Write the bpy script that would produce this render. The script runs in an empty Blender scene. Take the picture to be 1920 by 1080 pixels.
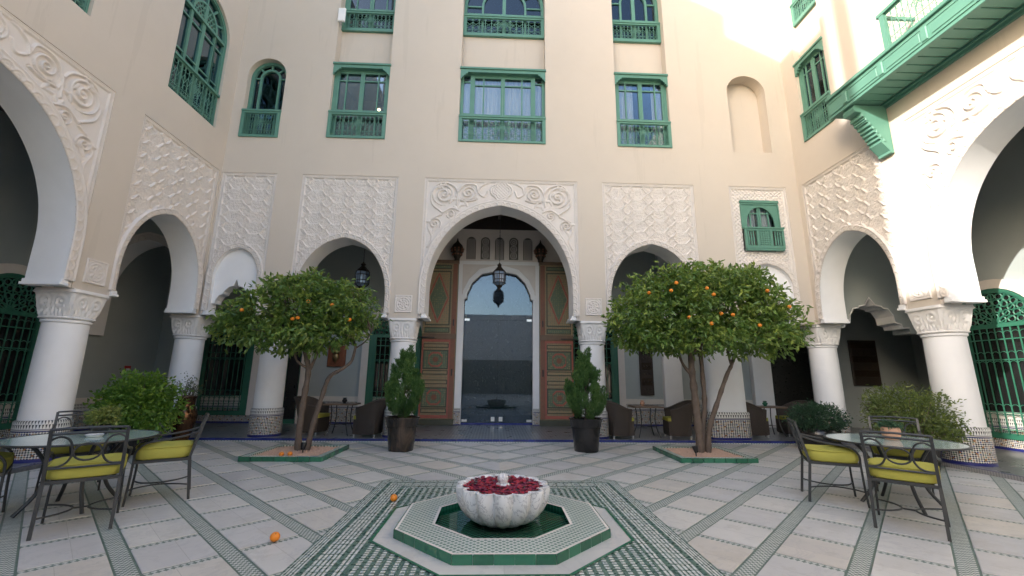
import bpy, math, random
import numpy as np
from mathutils import Vector, Matrix
from mathutils.geometry import tessellate_polygon
random.seed(7); RNG = np.random.default_rng(7)
PI = math.pi
scn = bpy.context.scene
COL = scn.collection

# ------------------------------------------------------------------ camera
F, PITCH, YAW, ROLL, CH = 800.0, math.atan(169/800), math.radians(2.1), 0.011, 1.45
cam = bpy.data.cameras.new('camera'); camo = bpy.data.objects.new('camera', cam); COL.objects.link(camo)
cam.sensor_width = 36.0; cam.lens = 36.0*F/1920.0; cam.clip_start = 0.05; cam.clip_end = 500
fw = Vector((math.sin(YAW)*math.cos(PITCH), math.cos(YAW)*math.cos(PITCH), math.sin(PITCH)))
r0 = Vector((math.cos(YAW), -math.sin(YAW), 0)); u0 = r0.cross(fw)
R_ = r0*math.cos(ROLL)+u0*math.sin(ROLL); U_ = u0*math.cos(ROLL)-r0*math.sin(ROLL)
camo.matrix_world = Matrix(((R_.x, U_.x, -fw.x, 0), (R_.y, U_.y, -fw.y, 0), (R_.z, U_.z, -fw.z, CH), (0, 0, 0, 1)))
scn.camera = camo
# ------------------------------------------------------------------ sky, sun, exposure
SUN = Vector((1.0, 0.75, -0.51)).normalized()          # the way the light travels
world = bpy.data.worlds.new('World'); scn.world = world; world.use_nodes = True
wn = world.node_tree; bg = wn.nodes['Background']
sky = wn.nodes.new('ShaderNodeTexSky'); sky.sky_type = 'NISHITA'; sky.sun_disc = False
sky.sun_elevation = math.asin(-SUN.z); sky.sun_rotation = math.atan2(-SUN.x, -SUN.y)
sky.air_density = 1.0; sky.dust_density = 2.2; sky.ozone_density = 0.4
wn.links.new(sky.outputs[0], bg.inputs[0]); bg.inputs[1].default_value = 0.15
sl = bpy.data.lights.new('sun', 'SUN'); sl.energy = 2.0; sl.angle = math.radians(0.53); sl.color = (1.0, 0.95, 0.88)
so = bpy.data.objects.new('sun', sl); COL.objects.link(so); so.rotation_euler = SUN.to_track_quat('-Z', 'Y').to_euler()
so.location = (-20, -15, 30)
vs = scn.view_settings; vs.view_transform = 'Standard'; vs.look = 'None'; vs.gamma = 1.0; vs.use_curve_mapping = False
vs.exposure = 1.98
scn.render.engine = 'CYCLES'
cy = scn.cycles; cy.use_denoising = True; cy.max_bounces = 9; cy.diffuse_bounces = 5; cy.glossy_bounces = 4
cy.transparent_max_bounces = 12; cy.transmission_bounces = 4; cy.caustics_reflective = False; cy.caustics_refractive = False
cy.sample_clamp_indirect = 6.0

# ------------------------------------------------------------------ material helpers
class NG:
    """tiny node-graph writer"""
    def __init__(s, name):
        s.m = bpy.data.materials.new(name); s.m.use_nodes = True
        s.t = s.m.node_tree; s.b = s.t.nodes['Principled BSDF']; s.out = s.t.nodes['Material Output']
    def n(s, typ, **kw):
        k = s.t.nodes.new(typ)
        for a, v in kw.items(): setattr(k, a, v)
        return k
    def put(s, sock, v):
        if hasattr(v, 'is_linked') or hasattr(v, 'links'): s.t.links.new(v, sock)
        elif isinstance(v, (tuple, list)) and len(v) == 3 and sock.type == 'RGBA': sock.default_value = (*v, 1)
        else: sock.default_value = v
    def ma(s, op, a, b=0.0, c=None):
        k = s.n('ShaderNodeMath', operation=op); s.put(k.inputs[0], a); s.put(k.inputs[1], b)
        if c is not None: s.put(k.inputs[2], c)
        return k.outputs[0]
    def vm(s, op, a, b=None, sc=None):
        k = s.n('ShaderNodeVectorMath', operation=op); s.put(k.inputs[0], a)
        if b is not None: s.put(k.inputs[1], b)
        if sc is not None: s.put(k.inputs[3], sc)
        return k.outputs[0]
    def mix(s, f, a, b):
        k = s.n('ShaderNodeMix', data_type='RGBA'); s.put(k.inputs[0], f); s.put(k.inputs[6], a); s.put(k.inputs[7], b)
        return k.outputs[2]
    def xyz(s, v):
        k = s.n('ShaderNodeSeparateXYZ'); s.put(k.inputs[0], v); return k.outputs[0], k.outputs[1], k.outputs[2]
    def comb(s, x, y, z=0.0):
        k = s.n('ShaderNodeCombineXYZ'); s.put(k.inputs[0], x); s.put(k.inputs[1], y); s.put(k.inputs[2], z); return k.outputs[0]
    def noise(s, v, scale, detail=4, rough=.55, dist=0.0):
        k = s.n('ShaderNodeTexNoise'); s.put(k.inputs['Vector'], v); k.inputs['Scale'].default_value = scale
        k.inputs['Detail'].default_value = detail; k.inputs['Roughness'].default_value = rough; k.inputs['Distortion'].default_value = dist
        return k.outputs[0]
    def white(s, v):
        k = s.n('ShaderNodeTexWhiteNoise'); s.put(k.inputs['Vector'], v); return k.outputs[0]
    def voro(s, v, scale, feature='F1', out=0, rnd=1.0):
        k = s.n('ShaderNodeTexVoronoi', feature=feature); s.put(k.inputs['Vector'], v); k.inputs['Scale'].default_value = scale
        k.inputs['Randomness'].default_value = rnd
        return k.outputs[out]
    def ramp(s, f, stops, interp='LINEAR'):
        k = s.n('ShaderNodeValToRGB'); s.put(k.inputs[0], f); e = k.color_ramp; e.interpolation = interp
        while len(e.elements) < len(stops): e.elements.new(.5)
        for q, (p, c) in zip(e.elements, stops): q.position = p; q.color = (*c, 1)
        return k.outputs[0]
    def gt(s, a, b): return s.ma('GREATER_THAN', a, b)
    def lt(s, a, b): return s.ma('LESS_THAN', a, b)
    def uv(s): return s.n('ShaderNodeTexCoord').outputs['UV']
    def ob(s): return s.n('ShaderNodeTexCoord').outputs['Object']
    def geo(s): return s.n('ShaderNodeNewGeometry').outputs['Position']
    def rnd(s): return s.n('ShaderNodeObjectInfo').outputs['Random']
    def bump(s, h, strength=.3, dist=.01):
        k = s.n('ShaderNodeBump'); k.inputs['Strength'].default_value = strength; k.inputs['Distance'].default_value = dist
        s.put(k.inputs['Height'], h); s.t.links.new(k.outputs[0], s.b.inputs['Normal'])
    def fin(s, col, rough=.6, metal=0.0, spec=None, **kw):
        s.put(s.b.inputs['Base Color'], col); s.put(s.b.inputs['Roughness'], rough); s.put(s.b.inputs['Metallic'], metal)
        if spec is not None: s.b.inputs['Specular IOR Level'].default_value = spec
        for a, v in kw.items(): s.put(s.b.inputs[a], v)
        return s.m

def plain(name, col, rough=.6, metal=0.0, var=.12, vs_=6.0, bump=.12, bs=60.0, spec=None, bd=.004, **kw):
    g = NG(name); p = g.ob(); f = g.noise(p, vs_, 5)
    lo = tuple(c*(1-var) for c in col); hi = tuple(min(1, c*(1+var)) for c in col)
    c = g.mix(f, lo, hi)
    if bump: g.bump(g.noise(p, bs, 4), bump, bd)
    rr = g.ma('MULTIPLY_ADD', g.noise(p, vs_*2.3, 3), .2, max(.02, rough-.1)) if rough > .15 else rough
    return g.fin(c, rr, metal, spec, **kw)

MT = {}
def mats():
    # cream plaster, weathered
    g = NG('cream_plaster'); p = g.geo(); f = g.noise(p, .35, 5, .6); f2 = g.noise(p, 3.2, 6, .65); f3 = g.noise(p, 26, 5)
    c = g.mix(f, (.53, .462, .386), (.62, .55, .468)); c = g.mix(g.ma('MULTIPLY', f2, .38), c, (.65, .58, .50))
    x_, y_, z_ = g.xyz(p)
    st = g.noise(g.comb(g.ma('MULTIPLY', x_, 2.2), g.ma('MULTIPLY', y_, 2.2), g.ma('MULTIPLY', z_, .16)), 1.6, 5)
    c = g.mix(g.ma('MULTIPLY', g.gt(st, .63), .12), c, (.40, .35, .29))
    g.bump(g.ma('ADD', g.ma('MULTIPLY', f2, .8), f3), .16, .006); MT['cream'] = g.fin(c, .82, 0, .25)
    MT['stucco'] = plain('white_stucco', (.68, .625, .575), .8, 0, .09, 5, .25, 70, .2)
    MT['white'] = plain('white_plaster', (.82, .812, .805), .7, 0, .075, 2.2, .10, 40, .3)
    MT['capital'] = plain('carved_white_stone', (.72, .70, .675), .75, 0, .08, 7, .25, 80, .25)
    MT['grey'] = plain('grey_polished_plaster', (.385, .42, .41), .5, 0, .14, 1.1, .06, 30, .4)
    MT['ceil'] = plain('dark_wood_ceiling', (.10, .085, .07), .6, 0, .3, 3, .3, 20)
    # green paint
    g = NG('green_paint'); p = g.geo(); f = g.noise(p, 2.5, 5); c = g.mix(f, (.085, .212, .158), (.118, .275, .21))
    c = g.mix(g.ma('MULTIPLY', g.gt(g.noise(p, 30, 6), .66), .25), c, (.20, .36, .285))
    g.bump(g.noise(g.vm('MULTIPLY', p, (14, 14, 3)), 3, 4), .12, .003); MT['green'] = g.fin(c, .5, 0, .4)
    g = NG('dark_green_paint'); p = g.geo(); f = g.noise(p, 2.5, 5); c = g.mix(f, (.022, .12, .075), (.04, .165, .105))
    MT['dgreen'] = g.fin(c, .42, 0, .5)
    MT['iron'] = plain('painted_dark_iron', (.042, .044, .045), .42, .3, .25, 9, .1, 120)
    MT['black'] = plain('black_lacquer_and_shade', (.012, .012, .012), .3, .1, .2)  # also colours the sheets that stand in for shade in openings
    MT['curtain'] = plain('white_curtain_cloth', (.80, .78, .76), .9, 0, .05, 3, .1, 200)
    MT['drape'] = plain('grey_drape_cloth', (.33, .31, .29), .9, 0, .1, 3, .1, 200)
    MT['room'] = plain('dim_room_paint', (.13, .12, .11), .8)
    MT['lobby'] = plain('pale_lobby_paint', (.55, .50, .44), .8)
    MT['lampglow'] = plain('lit_bulb', (1, .8, .5), .5, **{'Emission Color': (1, .75, .4, 1), 'Emission Strength': 6.0})
    # window glass
    for nm, refl, tint in (('glass', .035, (.82, .86, .88)), ('glass2', .20, (.82, .86, .88)), ('doorglass', .028, (.70, .74, .78))):
        g = NG(nm); t = g.n('ShaderNodeBsdfTransparent'); t.inputs[0].default_value = (*tint, 1)
        gl = g.n('ShaderNodeBsdfGlossy'); gl.inputs[0].default_value = (.68, .85, 1, 1); gl.inputs['Roughness'].default_value = .012
        lw = g.n('ShaderNodeFresnel'); lw.inputs[0].default_value = 1.5
        fac = g.ma('MINIMUM', g.ma('ADD', lw.outputs[0], refl), 1.0)
        mx = g.n('ShaderNodeMixShader'); g.put(mx.inputs[0], fac); g.t.links.new(t.outputs[0], mx.inputs[1]); g.t.links.new(gl.outputs[0], mx.inputs[2])
        g.t.links.new(mx.outputs[0], g.out.inputs[0]); MT[nm] = g.m
    # table glass (frosted greenish)
    g = NG('frosted_table_glass'); p = g.ob(); c = g.mix(g.noise(p, 40, 5), (.30, .40, .37), (.36, .46, .43)); MT['tglass'] = g.fin(c, .12, 0, .8)
    MT['lglass'] = plain('lantern_glass', (.20, .26, .34), .1, 0, .2, 8, 0, 1, .9)
    # marble
    g = NG('pale_marble'); p = g.geo(); r = g.rnd(); pv = g.vm('ADD', p, g.comb(g.ma('MULTIPLY', r, 37), g.ma('MULTIPLY', r, 91), 0))
    f = g.noise(pv, 2.6, 6, .6, .7); base = g.mix(f, (.49, .48, .465), (.655, .64, .62))
    tone = g.ramp(r, [(0, (.84, .84, .86)), (.35, (.98, .97, .96)), (.7, (1.04, 1.02, .98)), (.9, (1.0, .93, .84)), (1, (.82, .83, .86))])
    k = g.n('ShaderNodeMix', data_type='RGBA', blend_type='MULTIPLY'); k.inputs[0].default_value = 1; g.put(k.inputs[6], base); g.put(k.inputs[7], tone)
    vein = g.ma('ABSOLUTE', g.ma('SUBTRACT', g.noise(pv, 1.7, 8, .62, 1.2), .5)); c = g.mix(g.ma('MULTIPLY', g.lt(vein, .012), .22), k.outputs[2], (.33, .33, .35))
    c = g.mix(g.ma('MULTIPLY', g.gt(g.noise(p, .8, 6, .7), .60), .18), c, (.40, .335, .25))
    # a thin butt joint across the middle of each slab
    x_, y_, z_ = g.xyz(g.ob()); j = g.lt(g.ma('ABSOLUTE', g.ma('ADD', x_, g.ma('MULTIPLY_ADD', r, .16, -.08))), .0022)
    c = g.mix(g.ma('MULTIPLY', j, .55), c, (.25, .24, .22))
    hx = g.gt(g.ma('ADD', x_, g.ma('MULTIPLY_ADD', r, .16, -.08)), 0); h2 = g.white(g.comb(hx, g.ma('MULTIPLY', r, 53), 3.0))      # the two slabs of a cell differ in tone
    c = g.mix(g.ma('MULTIPLY', h2, .30), c, (.40, .39, .385)); c = g.mix(g.ma('MULTIPLY', g.gt(g.noise(p, 2.1, 7, .72), .58), .22), c, (.36, .335, .29))
    c = g.mix(g.ma('MULTIPLY', g.gt(g.noise(p, 11, 6, .7), .66), .25), c, (.30, .28, .25))
    g.bump(g.noise(p, 18, 4), .05, .004); MT['marble'] = g.fin(c, g.ma('MULTIPLY_ADD', g.noise(p, 5, 4), .3, .24), 0, .5)
    g = NG('fountain_marble'); p = g.ob(); f = g.noise(p, 5, 6, .6, .5)
    v = g.ma('ABSOLUTE', g.ma('SUBTRACT', g.noise(g.vm('MULTIPLY', p, (1.6, 1.6, .8)), 4.5, 8, .65, 1.8), .5))
    c = g.mix(f, (.60, .60, .61), (.76, .755, .75)); c = g.mix(g.ma('MULTIPLY', g.lt(v, .02), .6), c, (.25, .25, .29))
    g.bump(f, .08, .01); MT['fmarble'] = g.fin(c, .38, 0, .45)
    GW = (.55, .56, .52); GG = (.028, .105, .068); GD = (.06, .108, .087)
    # courtyard paving: marble cells framed by green and white mosaic bands
    g = NG('mosaic_banded_paving'); p = g.geo(); x, y, z = g.xyz(p)
    xm = g.ma('SUBTRACT', .1, g.ma('ABSOLUTE', g.ma('SUBTRACT', x, .1)))
    a = g.ma('DIVIDE', g.ma('SUBTRACT', g.ma('ADD', xm, y), .05), .895); b = g.ma('DIVIDE', g.ma('SUBTRACT', g.ma('SUBTRACT', y, xm), 7.15), .985)
    da = g.ma('MULTIPLY', g.ma('SUBTRACT', a, g.ma('ROUND', a)), .633); db = g.ma('MULTIPLY', g.ma('SUBTRACT', b, g.ma('ROUND', b)), .6965)
    along_a = g.ma('MULTIPLY', g.ma('SUBTRACT', y, xm), .7071); along_b = g.ma('MULTIPLY', g.ma('ADD', y, xm), .7071)
    def chk(u, v, s1, s2):
        q = g.ma('ADD', g.ma('FLOOR', g.ma('DIVIDE', u, s1)), g.ma('FLOOR', g.ma('DIVIDE', v, s2)))
        return g.gt(g.ma('PINGPONG', q, 1.0), .5)
    jit = g.white(g.vm('FLOOR', g.vm('SCALE', p, sc=45.0)))
    grn = g.mix(jit, GD, (.105, .168, .14)); wht = g.mix(jit, (.50, .51, .48), (.64, .64, .61))
    ca = g.mix(chk(da, along_a, .0195, .026), wht, grn); ca = g.mix(g.gt(g.ma('ABSOLUTE', da), .058), ca, grn)
    cb = g.mix(chk(g.ma('ADD', db, along_b), g.ma('SUBTRACT', db, along_b), .045, .045), wht, grn); cb = g.mix(g.gt(g.ma('ABSOLUTE', db), .034), cb, grn)
    mar = g.mix(g.noise(p, 2.6, 6, .6, .7), (.49, .48, .465), (.655, .64, .62))
    c = g.mix(g.lt(g.ma('ABSOLUTE', db), .044), mar, cb); c = g.mix(g.lt(g.ma('ABSOLUTE', da), .074), c, ca)
    c = g.mix(g.ma('MULTIPLY', g.noise(p, 1.1, 5, .7), .3), c, (.26, .25, .22))
    MT['paving'] = g.fin(c, g.ma('MULTIPLY_ADD', g.noise(p, 6, 4), .3, .3), 0, .45)
    # fountain surround
    g = NG('green_white_mosaic_surround'); x, y, z = g.xyz(g.ob())
    dx = g.ma('SUBTRACT', 1.665, g.ma('ABSOLUTE', x)); dy = g.ma('SUBTRACT', 1.86, g.ma('ABSOLUTE', y)); d = g.ma('MINIMUM', dx, dy)
    side = g.lt(dx, dy); al = g.ma('ADD', g.ma('MULTIPLY', side, y), g.ma('MULTIPLY', g.ma('SUBTRACT', 1, side), x))
    jit = g.white(g.vm('FLOOR', g.vm('SCALE', g.ob(), sc=45.0)))
    grn = g.mix(jit, GD, (.10, .17, .14)); wht = g.mix(jit, (.50, .51, .48), (.65, .65, .62))
    def chk2(u, v, s1, s2):
        q = g.ma('ADD', g.ma('FLOOR', g.ma('DIVIDE', u, s1)), g.ma('FLOOR', g.ma('DIVIDE', v, s2))); return g.gt(g.ma('PINGPONG', q, 1.0), .5)
    band = g.mix(g.ma('MULTIPLY', g.gt(g.ma('FRACT', g.ma('DIVIDE', d, .037)), .42), g.gt(g.ma('FRACT', g.ma('DIVIDE', al, .11)), .12)), grn, wht)
    lines = g.mix(g.gt(g.ma('FRACT', g.ma('DIVIDE', d, .0275)), .5), grn, wht)
    c = g.mix(g.lt(d, .11), band, lines)
    for lo, hi in ((0, .018), (.125, .15), (.335, .37), (.45, .475)):
        c = g.mix(g.ma('MULTIPLY', g.gt(d, lo), g.lt(d, hi)), c, grn)
    # inner corner fields: diagonal ladders
    u1 = g.ma('DIVIDE', x, .075); lad = g.ma('MULTIPLY', g.gt(g.ma('FRACT', u1), .52), g.gt(g.ma('FRACT', g.ma('DIVIDE', y, .045)), .42))
    inner = g.mix(lad, grn, wht); c = g.mix(g.gt(d, .475), c, inner)
    MT['surround'] = g.fin(c, g.ma('MULTIPLY_ADD', jit, .2, .22), 0, .5)
    # octagon kerb top mosaic
    g = NG('green_white_checker_mosaic'); x, y, z = g.xyz(g.ob()); jit = g.white(g.vm('FLOOR', g.vm('SCALE', g.ob(), sc=45.0)))
    u = g.ma('FRACT', g.ma('DIVIDE', g.ma('ADD', x, y), .062)); v = g.ma('FRACT', g.ma('DIVIDE', g.ma('SUBTRACT', x, y), .062))
    dd = g.ma('MAXIMUM', g.ma('ABSOLUTE', g.ma('SUBTRACT', u, .5)), g.ma('ABSOLUTE', g.ma('SUBTRACT', v, .5)))
    grn = g.mix(jit, (.05, .13, .095), (.10, .21, .16)); c = g.mix(g.gt(dd, .33), grn, (.58, .59, .55)); MT['checker'] = g.fin(c, .3, 0, .5)
    g = NG('green_pool_mosaic'); x, y, z = g.xyz(g.ob())
    q = g.ma('ADD', g.ma('FLOOR', g.ma('DIVIDE', x, .03)), g.ma('FLOOR', g.ma('DIVIDE', y, .03))); k = g.gt(g.ma('PINGPONG', q, 1.0), .5)
    MT['pool'] = g.fin(g.mix(k, (.02, .11, .065), (.05, .24, .14)), .12, 0, .6)
    for nm, c1, c2 in (('greentile', (.012, .075, .04), (.03, .15, .085)), ('bluetile', (.013, .018, .10), (.028, .04, .19))):
        g = NG(nm+'_glaze'); r = g.rnd(); c = g.mix(r, c1, c2); p = g.ob(); c = g.mix(g.ma('MULTIPLY', g.noise(p, 20, 5), .35), c, tuple(min(1, 1.5*q+.02) for q in c2))
        g.bump(g.noise(p, 25, 3), .12, .006); MT[nm] = g.fin(c, .22, 0, .5)
    # zellige dado (uv: u along, v height above floor)
    g = NG('zellige_dado'); u, v, _ = g.xyz(g.uv()); S = 1/.034
    a = g.ma('MULTIPLY', g.ma('ADD', u, v), S); b = g.ma('MULTIPLY', g.ma('SUBTRACT', u, v), S)
    ia = g.ma('FLOOR', a); ib = g.ma('FLOOR', b); h = g.white(g.comb(ia, ib, 0)); par = g.gt(g.ma('PINGPONG', g.ma('ADD', ia, ib), 1.0), .5)
    star = g.ma('MULTIPLY', g.lt(g.ma('PINGPONG', ia, 3.0), .5), g.lt(g.ma('PINGPONG', ib, 3.0), .5))
    dark = g.ramp(h, [(0, (.015, .017, .022)), (.5, (.04, .045, .06)), (.62, (.29, .17, .08)), (.8, (.02, .04, .16)), (.9, (.05, .12, .09))], 'CONSTANT')
    mos = g.mix(par, g.mix(h, (.50, .48, .43), (.66, .64, .59)), dark); mos = g.mix(star, mos, (.34, .15, .06))
    tri = g.ma('FRACT', g.ma('DIVIDE', g.ma('ADD', u, g.ma('MULTIPLY', g.gt(v, .57), .019)), .038)); vv = g.ma('DIVIDE', g.ma('MODULO', g.ma('SUBTRACT', v, .50), .07), .07)
    tt = g.lt(g.ma('ABSOLUTE', g.ma('SUBTRACT', tri, .5)), g.ma('MULTIPLY', vv, .36)); mer = g.mix(tt, (.62, .61, .57), (.02, .02, .025))
    c = g.mix(g.gt(v, .50), mos, mer)
    for lo, hi, col in ((-.1, .05, (.02, .025, .15)), (.455, .475, (.03, .035, .12)), (.475, .488, (.5, .48, .43)), (.488, .50, (.05, .05, .10)), (.64, .66, (.58, .55, .5))):
        c = g.mix(g.ma('MULTIPLY', g.gt(v, lo), g.lt(v, hi)), c, col)
    c = g.mix(g.gt(v, .66), c, (.64, .60, .54)); MT['dado'] = g.fin(c, .32, 0, .5)
    # gallery floor
    g = NG('gallery_floor_mosaic'); p = g.geo(); x, y, z = g.xyz(p)
    st = g.ma('FRACT', g.ma('DIVIDE', x, .075)); k = g.gt(st, .55); k2 = g.gt(g.ma('FRACT', g.ma('DIVIDE', y, .04)), .5)
    jit = g.white(g.vm('FLOOR', g.vm('SCALE', p, sc=27.0))); c = g.mix(k, g.mix(jit, (.075, .08, .085), (.12, .12, .13)), g.mix(k2, (.27, .265, .26), (.19, .19, .195)))
    MT['gfloor'] = g.fin(c, g.ma('MULTIPLY_ADD', g.noise(p, 4, 4), .2, .2), 0, .5)
    # painted door panels
    for nm, bs, a1, a2 in (('paint_green', (.14, .19, .125), (.34, .28, .15), (.09, .17, .125)), ('paint_red', (.27, .12, .08), (.36, .25, .14), (.11, .12, .09)), ('paint_tan', (.36, .27, .16), (.19, .23, .15), (.34, .15, .09))):
        g = NG(nm+'_door_ornament'); p = g.ob(); d1 = g.voro(p, 16, 'F1', 0, .25); d2 = g.voro(p, 34, 'F1', 0, .4)
        c = g.mix(g.lt(d1, .34), bs, a1); c = g.mix(g.lt(d2, .26), c, a2); c = g.mix(g.ma('MULTIPLY', g.noise(p, 12, 6), .5), c, tuple(.6*q for q in bs)); MT[nm] = g.fin(c, .62, 0, .3)
    MT['doorwood'] = plain('brown_door_wood', (.17, .11, .07), .6, 0, .3, 8, .3, 40)
    MT['doorred'] = plain('faded_red_paint', (.36, .11, .08), .65, 0, .25, 10, .2, 50)
    MT['dooredge'] = plain('dark_olive_paint', (.07, .075, .052), .6, 0, .3, 10, .2, 50)
    MT['brass'] = plain('aged_brass', (.26, .18, .085), .38, .85, .3, 12, .15, 60)
    MT['bronze'] = plain('dark_bronze', (.045, .032, .022), .4, .6, .3, 12, .2, 50)
    MT['redwood'] = plain('reddish_wood', (.22, .07, .03), .45, 0, .3, 9, .2, 40)
    MT['carvewood'] = plain('dark_carved_wood', (.035, .024, .018), .55, 0, .3, 14, .5, 60)
    MT['lead'] = plain('leaded_stained_glass', (.10, .09, .075), .3, 0, .6, 30, .2, 60)
    MT['silver'] = plain('bright_metal', (.75, .75, .73), .3, .8, .05)
    # pots
    g = NG('glazed_dark_pot'); p = g.ob(); x_, y_, z_ = g.xyz(p); f = g.noise(g.vm('MULTIPLY', p, (2, 2, .8)), 2.2, 6, .6, .8)
    c = g.ramp(f, [(.25, (.012, .011, .011)), (.5, (.035, .03, .026)), (.68, (.11, .075, .05)), (.85, (.16, .12, .09))]); g.bump(g.noise(p, 9, 4), .1, .01); MT['pot'] = g.fin(c, .26, .35, .6)
    MT['darkpot'] = plain('black_glazed_pot', (.016, .015, .015), .2, .2, .4, 5, .1, 20, .6)
    MT['bronzepot'] = plain('bronze_glazed_vase', (.10, .05, .025), .12, .7, .5, 4, .05, 10)
    MT['terracotta'] = plain('peach_clay', (.52, .30, .20), .6, 0, .1, 14, .1, 80)
    MT['soil'] = plain('soil', (.05, .035, .025), .95, 0, .4, 30, .6, 80)
    MT['bark'] = plain('orange_tree_bark', (.13, .10, .08), .85, 0, .45, 9, .8, 34, .2, .012)
    MT['gravel'] = plain('pink_gravel', (.46, .31, .235), .85, 0, .3, 60, .5, 90)
    # leaves: tone from a vertex colour given per leaf; conifers paler towards tips and outside
    for nm, dk, md, lt_, rg in (('leaf_orange', (.045, .10, .022), (.115, .215, .042), (.31, .39, .08), .33), ('leaf_bush', (.06, .14, .02), (.135, .27, .034), (.30, .42, .06), .40),
                            ('leaf_olive', (.05, .09, .022), (.125, .175, .04), (.28, .32, .08), .42), ('leaf_ball', (.018, .052, .028), (.038, .10, .05), (.085, .16, .08), .5),
                            ('leaf_conifer', (.035, .09, .025), (.08, .18, .045), (.17, .28, .07), .6), ('leaf_twig', (.05, .09, .03), (.10, .15, .05), (.22, .17, .11), .5)):
        g = NG(nm); at = g.n('ShaderNodeAttribute', attribute_name='tone'); c = g.ramp(at.outputs['Fac'], [(0, dk), (.55, md), (1, lt_)])
        m = g.fin(c, rg, 0, .55); tr = g.n('ShaderNodeBsdfTranslucent'); g.put(tr.inputs[0], g.mix(.5, c, lt_))
        mx = g.n('ShaderNodeMixShader'); mx.inputs[0].default_value = .36; g.t.links.new(g.b.outputs[0], mx.inputs[1]); g.t.links.new(tr.outputs[0], mx.inputs[2]); g.t.links.new(mx.outputs[0], g.out.inputs[0]); MT[nm] = m
    g = NG('orange_peel'); p = g.ob(); g.bump(g.noise(p, 160, 3), .25, .003); c = g.mix(g.noise(p, 9, 3), (.72, .19, .012), (.80, .27, .02)); MT['orange'] = g.fin(c, .42, 0, .5)
    MT['stalk'] = plain('fruit_stalk', (.10, .13, .04), .7)
    MT['petal'] = plain('red_rose_petals', (.30, .012, .03), .55, 0, .5, 30, .1, 80)
    MT['petal2'] = plain('dark_rose_petals', (.15, .012, .045), .6, 0, .5, 30, .1, 80)
    MT['water'] = plain('pool_water', (.02, .05, .05), .05, 0, .1, 3, .05, 12, .6)
    g = NG('lime_cushion_cloth'); p = g.ob(); w = g.noise(p, 260, 2); c = g.mix(g.noise(p, 7, 4), (.36, .335, .06), (.45, .415, .09)); c = g.mix(g.ma('MULTIPLY', g.noise(p, 2.5, 5, .7), .35), c, (.30, .30, .07)); g.bump(g.ma('ADD', w, g.ma('MULTIPLY', g.noise(p, 9, 3, .5, 1.0), 3.0)), .35, .004); MT['lime'] = g.fin(c, .85, 0, .2)
    g = NG('brown_wicker'); u, v, _ = g.xyz(g.uv())
    a = g.ma('SINE', g.ma('MULTIPLY', u, 230)); b = g.ma('SINE', g.ma('ADD', g.ma('MULTIPLY', v, 330), g.ma('MULTIPLY', g.gt(a, 0), PI))); h = g.ma('MULTIPLY_ADD', b, .5, .5)
    c = g.mix(h, (.022, .017, .014), (.10, .077, .062)); g.bump(h, .6, .006); MT['wicker'] = g.fin(c, .55, 0, .35)
    MT['tabletop'] = plain('brown_stone_tabletop', (.16, .105, .07), .4, 0, .3, 20, .1, 60)
    MT['redsign'] = plain('red_enamel_sign', (.45, .03, .03), .4)
    MT['plasticwhite'] = plain('white_plastic', (.80, .80, .79), .4, 0, .03)
    MT['steel'] = plain('grey_metal', (.3, .3, .3), .4, .7)
mats()
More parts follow.
